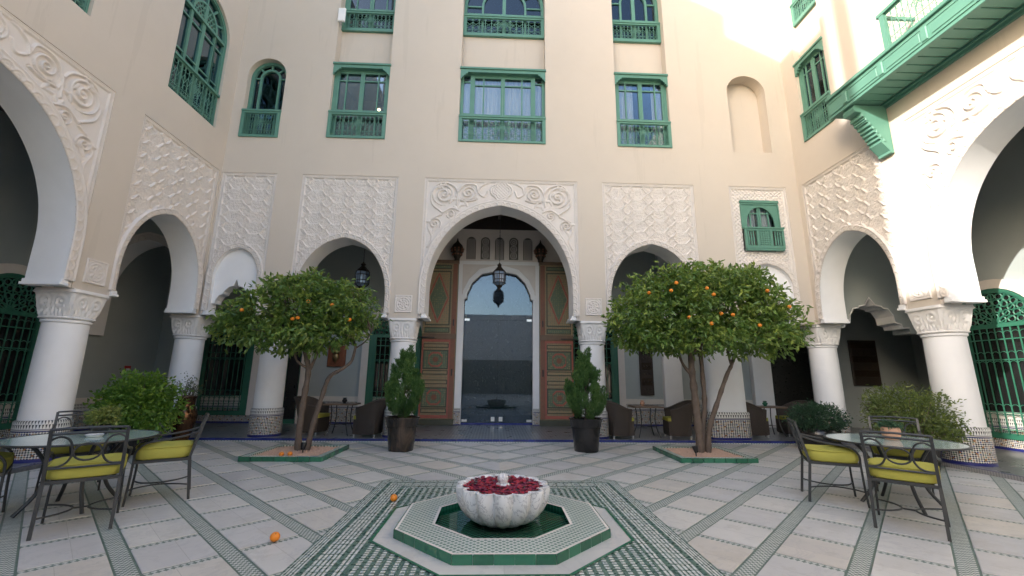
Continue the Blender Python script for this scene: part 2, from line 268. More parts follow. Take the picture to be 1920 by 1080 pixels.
# ------------------------------------------------------------------ mesh helpers
class MB:
    def __init__(s): s.v = []; s.f = []; s.uv = {}
    def add(s, vs_, fs, uvs=None):
        o = len(s.v); s.v.extend(tuple(p) for p in vs_)
        for i, f in enumerate(fs):
            if uvs is not None: s.uv[len(s.f)] = [uvs[k] for k in f]
            s.f.append(tuple(k+o for k in f))
        return s
    def quad(s, a, b, c, d): return s.add([a, b, c, d], [(0, 1, 2, 3)])
    def box(s, x0, x1, y0, y1, z0, z1):
        return s.add([(x0, y0, z0), (x1, y0, z0), (x1, y1, z0), (x0, y1, z0), (x0, y0, z1), (x1, y0, z1), (x1, y1, z1), (x0, y1, z1)],
                     [(0, 3, 2, 1), (4, 5, 6, 7), (0, 1, 5, 4), (1, 2, 6, 5), (2, 3, 7, 6), (3, 0, 4, 7)])
    def cbox(s, x0, x1, y0, y1, z0, z1, c=.006):
        """box with chamfered vertical-plane (y) front edges"""
        a = [(x0+c, y0, z0+c), (x1-c, y0, z0+c), (x1-c, y0, z1-c), (x0+c, y0, z1-c)]
        b = [(x0, y0+c, z0), (x1, y0+c, z0), (x1, y0+c, z1), (x0, y0+c, z1)]; d = [(x0, y1, z0), (x1, y1, z0), (x1, y1, z1), (x0, y1, z1)]
        f = [(0, 1, 2, 3)]
        for i in range(4):
            j = (i+1) % 4; f += [(4+i, 4+j, j, i), (8+i, 8+j, 4+j, 4+i)]
        f.append((11, 10, 9, 8)); return s.add(a+b+d, f)
    def bar(s, p0, p1, w, h=None, up=(0, 0, 1)):
        p0, p1 = Vector(p0), Vector(p1); h = w if h is None else h; d = (p1-p0).normalized(); u = Vector(up)
        if abs(d.dot(u)) > .98: u = Vector((0, 1, 0))
        a = d.cross(u).normalized()*w/2; b = a.cross(d).normalized()*h/2
        q = [p+sa*a+sb*b for p in (p0, p1) for sa, sb in ((-1, -1), (1, -1), (1, 1), (-1, 1))]
        return s.add(q, [(3, 2, 1, 0), (4, 5, 6, 7), (0, 1, 5, 4), (1, 2, 6, 5), (2, 3, 7, 6), (3, 0, 4, 7)])
    def tube(s, pts, r, n=6, closed=False, cap=True):
        P = [Vector(p) for p in pts]; m = len(P); rr = r if hasattr(r, '__len__') else [r]*m
        rings = []; ref = None
        for i in range(m):
            t = (P[(i+1) % m]-P[i-1]) if closed else (P[min(i+1, m-1)]-P[max(i-1, 0)]); t.normalize()
            if ref is None: ref = Vector((0, 0, 1)) if abs(t.z) < .9 else Vector((1, 0, 0))
            a = t.cross(ref)
            if a.length < 1e-5: a = t.orthogonal()
            a.normalize(); b = a.cross(t).normalized(); ref = b
            rings.append([P[i]+rr[i]*(math.cos(2*PI*k/n)*a+math.sin(2*PI*k/n)*b) for k in range(n)])
        vs_ = [p for q in rings for p in q]; fs = []
        for i in range(m if closed else m-1):
            for k in range(n): fs.append((i*n+k, i*n+(k+1) % n, ((i+1) % m)*n+(k+1) % n, ((i+1) % m)*n+k))
        if cap and not closed: fs += [tuple(range(n))[::-1], tuple((m-1)*n+k for k in range(n))]
        return s.add(vs_, fs)
    def lathe(s, prof, n=24, c=(0, 0, 0), mod=None, v0=0.0, sx=1.0):
        """prof = [(r,z)], mod(theta,i,r)->r ; uv = arc length, height"""
        vs_ = []; uvs = []; m = len(prof); rm = max(p[0] for p in prof)
        for i, (r, z) in enumerate(prof):
            for k in range(n+1):
                t = 2*PI*k/n; q = mod(t, i, r) if mod else r
                vs_.append((c[0]+q*math.cos(t)*sx, c[1]+q*math.sin(t), c[2]+z)); uvs.append((t*rm, z+c[2]-v0))
        fs = [(i*(n+1)+k, i*(n+1)+k+1, (i+1)*(n+1)+k+1, (i+1)*(n+1)+k) for i in range(m-1) for k in range(n)]
        return s.add(vs_, fs, uvs)
    def prism(s, poly, y0, y1, axis='y'):
        """2-D outline extruded; axis y: outline in xz, z: outline in xy, x: outline in yz"""
        n = len(poly); mp = {'y': lambda p, d: (p[0], d, p[1]), 'z': lambda p, d: (p[0], p[1], d), 'x': lambda p, d: (d, p[0], p[1])}[axis]
        tri = tessellate_polygon([[Vector((p[0], p[1], 0)) for p in poly]])
        vs_ = [mp(p, y0) for p in poly]+[mp(p, y1) for p in poly]
        fs = [tuple(t) for t in tri]+[tuple(k+n for k in t[::-1]) for t in tri]+[(i, (i+1) % n, n+(i+1) % n, n+i) for i in range(n)]
        return s.add(vs_, fs)
    def ring(s, outer, inner, y0, y1):
        """frame between two outlines with equal point counts (xz), front at y0"""
        n = len(outer); vs_ = [(p[0], y0, p[1]) for p in outer]+[(p[0], y0, p[1]) for p in inner]+[(p[0], y1, p[1]) for p in outer]+[(p[0], y1, p[1]) for p in inner]
        fs = []
        for i in range(n-1):
            j = i+1; fs += [(i, j, n+j, n+i), (n+i, n+j, 3*n+j, 3*n+i), (2*n+i, i+0, j, 2*n+j)[::-1]]
        return s.add(vs_, fs)
    def ball(s, c, r, n=12, m=8, sz=1.0):
        pr = [(max(1e-4, r*math.sin(PI*i/m)), -r*sz*math.cos(PI*i/m)) for i in range(m+1)]
        return s.lathe(pr, n, c)
    def mesh(s, name, mat, smooth=False):
        me = bpy.data.meshes.new(name); me.from_pydata(s.v, [], s.f); me.update()
        ul = me.uv_layers.new(name='UVMap'); n = len(me.loops)
        co = np.empty(len(me.vertices)*3); me.vertices.foreach_get('co', co); co = co.reshape(-1, 3)
        li = np.empty(n, int); me.loops.foreach_get('vertex_index', li)
        pn = np.empty(len(me.polygons)*3); me.polygons.foreach_get('normal', pn); pn = np.abs(pn.reshape(-1, 3))
        lt_ = np.empty(len(me.polygons), int); me.polygons.foreach_get('loop_total', lt_)
        ax = np.repeat(pn.argmax(1), lt_); P = co[li]
        uv = np.where((ax == 2)[:, None], P[:, [0, 1]], np.where((ax == 0)[:, None], P[:, [1, 2]], P[:, [0, 2]]))
        if s.uv:
            st = np.empty(len(me.polygons), int); me.polygons.foreach_get('loop_start', st)
            for fi, q in s.uv.items():
                for k, w in enumerate(q): uv[st[fi]+k] = w
        ul.data.foreach_set('uv', uv.astype(np.float32).ravel())
        if mat is not None: me.materials.append(MT[mat] if isinstance(mat, str) else mat)
        if smooth: me.polygons.foreach_set('use_smooth', np.ones(len(me.polygons), bool)); me.set_sharp_from_angle(angle=math.radians(40))
        return me
    def build(s, name, mat, parent=None, smooth=False, loc=None): return link(name, s.mesh(name, mat, smooth), parent, loc)

def link(name, me, parent=None, loc=None, rz=0.0, scale=None):
    o = bpy.data.objects.new(name, me); COL.objects.link(o)
    if parent is not None: o.parent = parent
    if loc is not None: o.location = loc
    if rz: o.rotation_euler = (0, 0, rz)
    if scale: o.scale = scale
    return o
def tag(o, label, cat, group=None, kind=None):
    if label: o['label'] = label
    if cat: o['category'] = cat
    if group: o['group'] = group
    if kind: o['kind'] = kind
    return o
def struct(o, label=None):
    o['kind'] = 'structure'
    if label: o['label'] = label
    return o
def thing(name, label, cat, loc=(0, 0, 0), rz=0.0, group=None):
    o = link(name, None, None, loc, rz); return tag(o, label, cat, group)
def copy_tree(o, parent=None):
    c = o.copy(); COL.objects.link(c); c.parent = parent
    for ch in list(o.children): copy_tree(ch, c)
    return c
def np_mesh(name, V, Fq, mat, smooth=True, tone=None):
    me = bpy.data.meshes.new(name); me.from_pydata(V.tolist() if hasattr(V, 'tolist') else V, [], Fq.tolist() if hasattr(Fq, 'tolist') else Fq); me.update()
    me.uv_layers.new(name='UVMap')
    if smooth: me.polygons.foreach_set('use_smooth', np.ones(len(me.polygons), bool))
    if tone is not None:
        a = me.attributes.new('tone', 'FLOAT', 'FACE'); a.data.foreach_set('value', np.asarray(tone, np.float32))
    me.materials.append(MT[mat]); return me

# ------------------------------------------------------------------ arches
AX = [1, .998, .962, .905, .83, .74, .645, .545, .45, .36, .27, .18, .09, 0]; AT = [0, .18, .345, .475, .59, .69, .771, .838, .885, .921, .949, .970, .986, 1]
def arch_half(w, zc, za, zb, n=22):
    """right half outline from foot (w,zb) to apex (0,za): full, slightly pointed arch on stilts"""
    p = catmull([(x*w, zc+t*(za-zc)) for x, t in zip(AX, AT)], 3); return ([(w, zb)] if zb < zc-1e-4 else [])+p
def arch_line(w, zc, za, zb, n=22):
    h = arch_half(w, zc, za, zb, n); return [(x, z) for x, z in h]+[(-x, z) for x, z in h[-2::-1]]   # right foot -> apex -> left foot
def resample(line, n):
    P = np.array(line); d = np.r_[0, np.cumsum(np.hypot(*np.diff(P, axis=0).T))]; t = np.linspace(0, d[-1], n)
    return np.c_[np.interp(t, d, P[:, 0]), np.interp(t, d, P[:, 1])], t
def offset(P, d):
    T = np.gradient(P, axis=0); T /= np.hypot(*T.T)[:, None]+1e-9; N = np.c_[T[:, 1], -T[:, 0]]   # to the right of travel
    Q = P+N*d; return Q

def smooth(a, b, x): t = np.clip((x-a)/(b-a), 0, 1); return t*t*(3-2*t)
def vnoise(U, V, s, seed=0):
    x = U*s; y = V*s; xi = np.floor(x).astype(int); yi = np.floor(y).astype(int); fx = x-xi; fy = y-yi
    def h(i, j): q = np.sin(i*127.1+j*311.7+seed*17.3)*43758.5453; return q-np.floor(q)
    fx = fx*fx*(3-2*fx); fy = fy*fy*(3-2*fy)
    return (h(xi, yi)*(1-fx)+h(xi+1, yi)*fx)*(1-fy)+(h(xi, yi+1)*(1-fx)+h(xi+1, yi+1)*fx)*fy

def relief_sebka(U, V, hw, ztop):
    """staggered lobed lozenges: two families of wavy ribs, each cell tilting forward to its crown"""
    P, L = .56, .60; th = 2*PI*V/L; g = .25*P*(.94*np.sin(th)+.09*np.sin(5*th)); um = U-np.round(U/P)*P
    d = np.minimum(np.abs(np.abs(um)-np.abs(g)), 9); rib = np.exp(-(d/.0155)**4)
    q = np.where(np.abs(um) < np.abs(g), np.mod(th/PI, 1), np.mod(th/PI+.5, 1)); tilt = smooth(.05, .9, q)
    inner = np.exp(-((d-.042)/.009)**2)*(q > .45)
    fil = (vnoise(U, V, 44, 3)-.5)*.017+np.cos(U*2*PI/.056)*np.cos(V*2*PI/.056)*.004
    return .034*rib+(.022*tilt-.011+.011*inner+fil)*(1-rib)
SCROLLS = [(-1.50, 6.14, .30, 1, 2.6), (-.87, 6.20, .20, -1, 2.2), (-1.70, 5.33, .155, -1, 2.0), (-1.30, 5.60, .12, 1, 1.6)]
STEMS = [[(-1.86, 4.70), (-1.76, 4.95), (-1.86, 5.25), (-1.68, 5.50), (-1.52, 5.62), (-1.78, 5.85), (-1.82, 6.15), (-1.60, 6.45), (-1.25, 6.38), (-1.12, 6.10), (-1.16, 5.86)],
         [(-1.16, 5.86), (-1.12, 6.20), (-.96, 6.42), (-.68, 6.42), (-.60, 6.20), (-.44, 6.10), (-.36, 6.26)], [(-1.52, 5.62), (-1.30, 5.76), (-1.10, 5.70)], [(-.60, 6.20), (-.56, 6.36), (-.42, 6.46)], [(-1.05, 5.98), (-.84, 5.97), (-.66, 6.02)]]
def seg_dist(U, V, pts):
    d = np.full(U.shape, 9.0)
    for (ax, ay), (bx, by) in zip(pts[:-1], pts[1:]):
        ex, ey = bx-ax, by-ay; t = np.clip(((U-ax)*ex+(V-ay)*ey)/(ex*ex+ey*ey), 0, 1); d = np.minimum(d, np.hypot(U-ax-t*ex, V-ay-t*ey))
    return d
def catmull(p, k=8):
    P = [np.array(q, float) for q in [p[0]]+list(p)+[p[-1]]]; o = []
    for i in range(1, len(P)-2):
        for j in range(k):
            t = j/k; a, b, c, d = P[i-1:i+3]; o.append(tuple(.5*((2*b)+(c-a)*t+(2*a-5*b+4*c-d)*t*t+(3*b-a-3*c+d)*t**3)))
    o.append(tuple(P[-2])); return o
def relief_scroll(U, V, hw, ztop):
    A = -np.abs(U); h = (vnoise(U, V, 46, 5)-.5)*.026+(vnoise(U, V, 80, 9)-.5)*.010-.012
    for pts in STEMS:
        d = seg_dist(A, V, catmull(pts, 6)); h = np.maximum(h, .036*np.exp(-(d/.019)**4)); h = np.where((d > .024) & (d < .036), np.minimum(h, -.026), h)
    for cx, cz, R, sg, turns in SCROLLS:
        dx, dz = A-cx, V-cz; rho = np.hypot(dx, dz); ph = np.arctan2(dz, dx)*sg/(2*PI); q = (rho/R)**.8*turns-ph; w = np.abs(q-np.round(q))
        s = .050*np.exp(-(w/.20)**4)*(rho < R*1.02)-.018+.35*h+.010*(1-rho/R).clip(0, 1); h = np.where(rho < R*1.03, s, h)
    for k in range(26):     # small leaves
        cx = -1.85+1.5*((k*.618) % 1); cz = 5.1+1.4*((k*.371+.2) % 1); an = k*2.1; dx = (A-cx)*math.cos(an)+(V-cz)*math.sin(an); dz = -(A-cx)*math.sin(an)+(V-cz)*math.cos(an)
        e = (dx/.10)**2+(dz/.035)**2; h = np.where(e < 1, np.maximum(h, .026*np.sqrt(np.clip(1-e, 0, 1))), h)
    # quatrefoil medallion
    x, z = U, V-6.28; q = np.minimum.reduce([np.hypot(x-.11, z), np.hypot(x+.11, z), np.hypot(x, z-.11), np.hypot(x, z+.11)]); q = np.minimum(q, np.maximum(abs(x), abs(z)))
    h = np.where(q < .185, .012, h); h = np.where(np.abs(q-.17) < .020, .036, h); h = np.where(np.abs(q-.115) < .014, .03, h)
    h = np.where(q < .10, .014+.010*np.cos(U*70)*np.cos(V*70), h); return h
def relief_plain(U, V, hw, ztop): return (vnoise(U, V, 40, 2)-.5)*.02+.012*np.cos(U*2*PI/.11)*np.cos(V*2*PI/.11)

def carved_panel(name, hw, ztop, w, zc, za, zb, fn, step=.0115, depth=.045, hole=None):
    """relief sheet (x -hw..hw, z zb..ztop) around an arch of half width w; front is -y"""
    nx = int(2*hw/step); nz = int((ztop-zb)/step); xs = np.linspace(-hw, hw, nx+1); zs = np.linspace(zb, ztop, nz+1)
    U, V = np.meshgrid(xs, zs); H = fn(U, V, hw, ztop)
    fr = np.minimum(hw-np.abs(U), ztop-V)                                            # moulded frame round the sheet
    H = np.where(fr < .085, .020+.012*np.cos((fr-.02)*2*PI/.045), H); H = np.where((fr > .038) & (fr < .056), .034+.008*np.sign(np.sin((U+V)*2*PI/.04)), H); H = np.where(fr < .012, .030, H)
    ln = np.array(arch_half(w+.05, zc, za+.06, zb)); lim = np.interp(np.abs(U), ln[::-1, 0], ln[::-1, 1], left=za+.06, right=zb-1)
    inside = (V < lim) & (np.abs(U) < w+.05)
    if hole: inside |= (U > hole[0]) & (U < hole[1]) & (V > hole[2]) & (V < hole[3])
    Vt = np.stack([U, depth-H, V], -1).reshape(-1, 3); idx = np.arange((nx+1)*(nz+1)).reshape(nz+1, nx+1)
    q = np.stack([idx[:-1, :-1], idx[:-1, 1:], idx[1:, 1:], idx[1:, :-1]], -1).reshape(-1, 4)
    ins = inside.reshape(-1)[q].all(1); q = q[~ins]
    return np_mesh(name, Vt, q, 'stucco')
def arch_border(name, w, zc, za, zb, bw, per=.17, y=-.012):
    """carved scalloped band just outside the arch opening"""
    line = arch_line(w, zc, za, zb, 30); P, t = resample(line, int(2*(za-zb)/.016)+60); nb = max(8, int(bw/.016)); L = t[-1]; k = max(4, round(L/per)); per = L/k
    rows = []
    for j in range(nb+1):
        b = bw*j/nb; Q = offset(P, -b if False else b); x = (np.mod(t/per, 1)-.5)*per; r = np.hypot(x, (b-.02)*.9)
        h = .018+.011*np.cos(r*2*PI/.042)*(r < per*.52)+.012*np.exp(-((r-per*.5)/.012)**2)
        if j >= nb-1: h = h*0+.034
        if j == 0: h = h*0+.006
        rows.append(np.c_[Q[:, 0], y-h, Q[:, 1]])
    last = rows[-1].copy(); last[:, 1] = .055; rows.append(last); first_ = rows[0].copy(); first_[:, 1] = .0; rows.insert(0, first_)
    V = np.concatenate(rows); n = len(P); i = np.arange(n-1); fs = []
    for j in range(nb+2): fs.append(np.c_[j*n+i, j*n+i+1, (j+1)*n+i+1, (j+1)*n+i])
    return np_mesh(name, V, np.concatenate(fs)[:, ::-1], 'stucco')
def arch_soffit(name, w, zc, za, zb, d, mat='white', y0=-.014):
    m = MB(); ln = arch_line(w, zc, za, zb, 26); n = len(ln)
    m.add([(x, y0, z) for x, z in ln]+[(x, d, z) for x, z in ln], [(i, n+i, n+i+1, i+1) for i in range(n-1)])
    return m.mesh(name, mat, True)
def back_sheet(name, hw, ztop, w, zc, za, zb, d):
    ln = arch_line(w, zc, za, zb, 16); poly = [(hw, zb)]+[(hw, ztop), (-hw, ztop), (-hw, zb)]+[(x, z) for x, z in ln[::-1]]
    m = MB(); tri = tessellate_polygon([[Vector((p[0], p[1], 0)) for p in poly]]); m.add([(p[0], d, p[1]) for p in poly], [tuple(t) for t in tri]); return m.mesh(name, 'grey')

def grid_wall(us, zs, rects, thick=.6, zbot=2.86):
    """wall front at y=0; rects=(u0,u1,z0,z1,depth,has_back)"""
    us = sorted(set(round(u, 4) for u in us+[q for r in rects for q in r[:2]])); zs = sorted(set(round(z, 4) for z in zs+[q for r in rects for q in r[2:4]]))
    us = [u for u in us]; nu, nz = len(us)-1, len(zs)-1; D = np.zeros((nu, nz)); B = np.ones((nu, nz), bool)
    for r in rects:
        for i in range(nu):
            for j in range(nz):
                if r[0]-1e-6 <= us[i] and us[i+1] <= r[1]+1e-6 and r[2]-1e-6 <= zs[j] and zs[j+1] <= r[3]+1e-6: D[i, j] = r[4]; B[i, j] = r[5]
    m = MB()
    for i in range(nu):
        for j in range(nz):
            a, b, c, d = us[i], us[i+1], zs[j], zs[j+1]
            if B[i, j]: m.quad((a, D[i, j], c), (b, D[i, j], c), (b, D[i, j], d), (a, D[i, j], d))
            if i+1 < nu and D[i, j] != D[i+1, j]: m.quad((b, D[i, j], c), (b, D[i+1, j], c), (b, D[i+1, j], d), (b, D[i, j], d))
            if j+1 < nz and D[i, j] != D[i, j+1]: m.quad((a, D[i, j], d), (b, D[i, j], d), (b, D[i, j+1], d), (a, D[i, j+1], d))
            if j == 0 and D[i, j] == 0: m.quad((a, 0, c), (a, thick, c), (b, thick, c), (b, 0, c))
    return m
def spandrel(m, u0, u1, zc, zt, d, n=18, top=None):
    """fills the corners above a round arch inside a recess u0..u1, top zt"""
    cx = (u0+u1)/2; w = (u1-u0)/2; arc = [(cx+w*math.cos(PI*i/n), zc+(zt-zc)*math.sin(PI*i/n)) for i in range(n+1)]; ft = [(x, (top or zt)) for x, z in arc]
    for i in range(n):
        a, b, c, e = arc[i], arc[i+1], ft[i+1], ft[i]
        m.quad((a[0], 0, a[1]), (e[0], 0, e[1]), (c[0], 0, c[1]), (b[0], 0, b[1])); m.quad((a[0], 0, a[1]), (b[0], 0, b[1]), (b[0], d, b[1]), (a[0], d, a[1]))
# ------------------------------------------------------------------ windows and columns (parts of the facades)
def grille_mesh(W=1.3, H=.56):
    m = MB(); r = .0058; n = max(4, round(W/.105)); cw = W/n
    def ring(x, z, R, k=10): m.tube([(x+R*math.cos(2*PI*i/k), 0, z+R*math.sin(2*PI*i/k)) for i in range(k)], r*.8, 4, True)
    for i in range(n+1): m.bar((-W/2+i*cw, 0, 0), (-W/2+i*cw, 0, H), r*1.7, r*1.7)
    for z in (.004, .13, H-.004): m.bar((-W/2, 0, z), (W/2, 0, z), r*1.7)
    for i in range(n):
        x = -W/2+(i+.5)*cw; ring(x, .067, .036, 8); ring(x, .20, .045); ring(x, H-.06, .045)
        m.bar((x-cw/2, 0, .25), (x+cw/2, 0, .41), r*1.3); m.bar((x-cw/2, 0, .41), (x+cw/2, 0, .25), r*1.3)
        for sx in (-1, 1):
            m.bar((x+sx*cw/2, 0, .067), (x+sx*.036, 0, .067), r*1.2); m.bar((x, 0, .067+sx*.036), (x, 0, .067+sx*.06), r*1.2)
    cx = 0.0; cz = .35                                                            # rosette
    for k in range(8):
        a = k*PI/4; px, pz = cx+.09*math.cos(a), cz+.09*math.sin(a); ring(px, pz, .045, 8); m.bar((cx, 0, cz), (cx+.17*math.cos(a), 0, cz+.17*math.sin(a)), r*1.6)
    ring(cx, cz, .165, 18); ring(cx, cz, .035, 8); return m.mesh('grille', 'green')
GRILLE = grille_mesh()
def bracket_poly(s): return [(0, 0), (s*.20, 0), (s*.19, -.05), (s*.14, -.06), (s*.13, -.10), (s*.09, -.11), (s*.08, -.16), (s*.04, -.17), (s*.03, -.22), (0, -.23)]
def make_window(par, u0, u1, z0, zr, z1, yw=.16, style='rect', side=0.0, curtain='curtain', hood=True, rail=True, lamp=False, yr=-.035, gm2='glass'):
    cx = (u0+u1)/2; W = u1-u0; hw = W/2; gm = 'green'
    fr = MB(); j = .085; zt = z1-(.16 if hood else .09)
    zb = zr-.02 if rail else z0
    panes = []
    if style == 'rect':
        fr.box(u0, u0+j, yw-.05, yw+.05, z0, z1); fr.box(u1-j, u1, yw-.05, yw+.05, z0, z1); fr.box(u0+j, u1-j, yw-.05, yw+.05, zt, z1); fr.box(u0+j, u1-j, yw-.05, yw+.05, z0, z0+.08)
        a, b = u0+j, u1-j
        if side:
            for x in (a+side, b-side): fr.box(x-.035, x+.035, yw-.04, yw+.04, z0+.08, zt)
            for p, q in ((a, a+side-.035), (b-side+.035, b)):
                for z in (zb+.17, zt-.20): fr.box(p, q, yw-.02, yw+.02, z, z+.035)
                panes.append((p, q, z0+.08, zt))
            a, b = a+side+.035, b-side-.035
        for k, (p, q) in enumerate(((a, cx-.002), (cx+.002, b))):
            st = .055; fr.box(p, p+st, yw-.035, yw+.03, z0+.08, zt); fr.box(q-st, q, yw-.035, yw+.03, z0+.08, zt); fr.box(p+st, q-st, yw-.035, yw+.03, zt-.06, zt); fr.box(p+st, q-st, yw-.035, yw+.03, z0+.08, z0+.16)
            xb = p+st+(q-p-2*st)*(.34 if k == 0 else .66); fr.box(xb-.018, xb+.018, yw-.028, yw+.02, z0+.16, zt-.06)
            for z in (zb+.15, zt-.30): fr.box(p+st, xb-.018, yw-.026, yw+.02, z, z+.034); fr.box(xb+.018, q-st, yw-.026, yw+.02, z, z+.034)
            for a1, b1 in ((p+st, xb-.018), (xb+.018, q-st)):
                for c1, d1 in ((z0+.16, zb+.15), (zb+.184, zt-.30), (zt-.266, zt-.06)): panes.append((a1, b1, c1, d1))
        poly_room = None
    else:                                                                       # round-headed with fan of spokes
        zc = z1-hw; n = 20
        def ou(w, f=1.0): return [(cx+w, z0)]+[(cx+w*math.cos(PI*i/n), zc+w*math.sin(PI*i/n)) for i in range(n+1)]+[(cx-w, z0)]
        fr.ring(ou(hw+.0), ou(hw-.085), yw-.06, yw+.05); fr.ring(ou(hw-.02), ou(hw-.05), yw-.075, yw)
        wi = hw*.56; zi = zc+.02*hw
        def iu(w): return [(cx+w, z0)]+[(cx+w*math.cos(PI*i/n), zi+w*math.sin(PI*i/n)) for i in range(n+1)]+[(cx-w, z0)]
        fr.ring(iu(wi), iu(wi-.06), yw-.04, yw+.03)
        for k in range(1, 4 if hw < .6 else 6):
            a = PI*k/(4 if hw < .6 else 6); fr.bar((cx+wi*math.cos(a), yw, zi+wi*math.sin(a)), (cx+(hw-.06)*math.cos(a), yw, zc+(hw-.06)*math.sin(a)), .045, .045, (0, 1, 0))
        for sx in (-1, 1):
            for z in (zi, zb+.18): fr.box(*sorted((cx+sx*wi, cx+sx*(hw-.08))), yw-.02, yw+.02, z-.02, z+.02)
        fr.box(cx-wi+.06, cx+wi-.06, yw-.02, yw+.02, zb+.16, zb+.20)
        if hw > .6: fr.box(cx-.05, cx+.05, yw-.035, yw+.03, z0, zi+wi-.05)
        panes.append('arch')
    w = fr.build('window', gm, par)
    for pn in panes:
        if pn == 'arch':
            m = MB(); m.prism([(cx+(hw-.05), z0)]+[(cx+(hw-.05)*math.cos(PI*i/16), z1-hw+(hw-.05)*math.sin(PI*i/16)) for i in range(17)]+[(cx-(hw-.05), z0)], yw+.012, yw+.016); m.build('pane', gm2, w)
        else: m = MB(); m.box(pn[0], pn[1], yw+.0, yw+.005, pn[2], pn[3]); m.build('pane', 'glass', w)
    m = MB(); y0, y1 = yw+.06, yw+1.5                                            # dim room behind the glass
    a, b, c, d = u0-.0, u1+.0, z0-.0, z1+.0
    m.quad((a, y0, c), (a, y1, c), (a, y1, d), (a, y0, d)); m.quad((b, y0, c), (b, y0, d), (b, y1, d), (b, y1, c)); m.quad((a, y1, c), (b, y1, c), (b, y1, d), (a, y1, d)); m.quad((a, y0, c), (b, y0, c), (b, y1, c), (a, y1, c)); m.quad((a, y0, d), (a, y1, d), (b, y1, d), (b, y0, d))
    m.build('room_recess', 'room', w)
    if curtain:
        spans = {'curtain': [(u0+.05, u1-.05)], 'drape': [(u0+.05, u0+W*.30), (u1-W*.30, u1-.05)], 'half': [(u0+.05, cx-.1*W), (cx+.25*W, u1-.05)]}[curtain]
        for (p, q) in spans:
            n = int((q-p)/.02); rows = []
            for z, amp in ((z0+.03, .03), (z0+.8*(z1-z0), .022), (z1-(.10 if style == 'rect' else .3*hw), .012)): rows.append([(p+(q-p)*i/n, yw+.16+amp*math.sin(i*1.25+.7*math.sin(i*.37)), z) for i in range(n+1)])
            m = MB(); m.add([v for r in rows for v in r], [(k*(n+1)+i, k*(n+1)+i+1, (k+1)*(n+1)+i+1, (k+1)*(n+1)+i) for k in range(2) for i in range(n)]); m.build('curtain', 'drape' if curtain == 'drape' else 'curtain', w, True)
    if lamp:
        m = MB(); x, y, z = cx+.32, yw+.75, z0+1.30
        m.lathe([(.02, .34), (.05, .32), (.19, .20), (.21, .19), (.16, .0), (.02, -.03)], 6, (x, y, z)); m.bar((x, y, z+.33), (x, y, z1), .012); m.build('ceiling_lamp', 'iron', w)
        m = MB(); m.ball((x, y-.17, z+.08), .035); m.build('bulb', 'lampglow', w)
    if rail:
        m = MB(); e = .03; yf = yr
        if yr > 0: m.box(u0, u1, yf, .33, z0-.03, z0-.001)
        m.cbox(u0-e*.2, u1+e*.2, yf-.02, yf+.10, zr-.035, zr+.02); m.box(u0, u1, yf, yf+.06, zr-.085, zr-.037); m.box(u0, u0+.085, yf, yf+.06, z0, zr-.087); m.box(u1-.085, u1, yf, yf+.06, z0, zr-.087); m.box(u0+.087, u1-.087, yf, yf+.06, z0, z0+.065)
        m.box(u0, u0+.02, yf+.062, max(yw-.05, yf+.07), z0, zr); m.box(u1-.02, u1, yf+.062, max(yw-.05, yf+.07), z0, zr)
        rl = m.build('railing', gm, w)
        nW = W-.18; g = link('grille', GRILLE, w, (cx, yf+.03, z0+.067), 0, (nW/1.3, 1, (zr-.087-z0-.067)/.56)); g.parent = rl.parent
    if hood:
        m = MB(); m.cbox(u0-.02, u1+.02, -.05, yw-.051, z1-.05, z1+.01); m.box(u0, u1, -.02, yw-.052, z1-.14, z1-.052)
        m.build('hood', gm, w)
        for s, x in ((1, u0), (-1, u1)):
            m = MB(); m.prism([(x+px, z1-.141+pz) for px, pz in bracket_poly(s)], -.03, .03); m.build('hood_bracket', gm, w)
    return w

def column(par, x, y, sx=1.0, sq=0.0, rot=0.0):
    """round shaft on a tiled base under a carved capital"""
    def sup(p):
        return lambda t, i, r: r*((abs(math.cos(t))**p+abs(math.sin(t))**p)**(-1/p))
    m = MB(); pr = [(.315, .70), (.312, 1.2), (.306, 1.8), (.30, 2.28), (.325, 2.30), (.325, 2.335), (.30, 2.345)]
    m.lathe(pr, 48, mod=sup(2+sq*3) if sq else None, sx=sx); sh = m.build('column', 'white', par, True, (x, y, 0))
    m = MB(); m.lathe([(.355, .07), (.35, .45), (.35, .68), (.335, .70), (.30, .705)], 48, mod=sup(2+sq*3) if sq else None, v0=.07, sx=sx); m.build('tiled_base', 'dado', sh, True)
    N, Rr = 96, 22
    prof = [(.312+.050*(i/Rr)**1.8, 2.345+.50*i/Rr) for i in range(Rr+1)]
    def mod(t, i, r):
        f = i/Rr; p = 2+7*f**1.3+sq*3*(1-f); q = r*((abs(math.cos(t))**p+abs(math.sin(t))**p)**(-1/p))*(1-.06*f)
        a = (t*4/(2*PI)) % 1-.5; vol = 0
        for c in (-.26, .26):                                                   # leaf scrolls
            rr = math.hypot((a-c)*1.5, f-.58); vol += .020*math.cos(rr*34)*math.exp(-(rr/.26)**2)
        lf = .020*math.exp(-((abs(a)-.10*(1-f))/.05)**2)*(f < .95)+.012*math.cos(a*60+f*9)*math.exp(-((f-.25)/.2)**2)
        ed = .028 if (i >= Rr-2 or i <= 1) else 0
        return q+(vol+lf+ed if 0 < i < Rr else ed*.6)
    m = MB(); m.lathe(prof, N, mod=mod, sx=sx); cp = m.build('capital', 'capital', sh, True)
    m = MB(); hw = .345*sx; m.box(-hw, hw, -.335, .30, 2.846, 2.858); cp2 = m.build('abacus', 'capital', sh)
    return sh
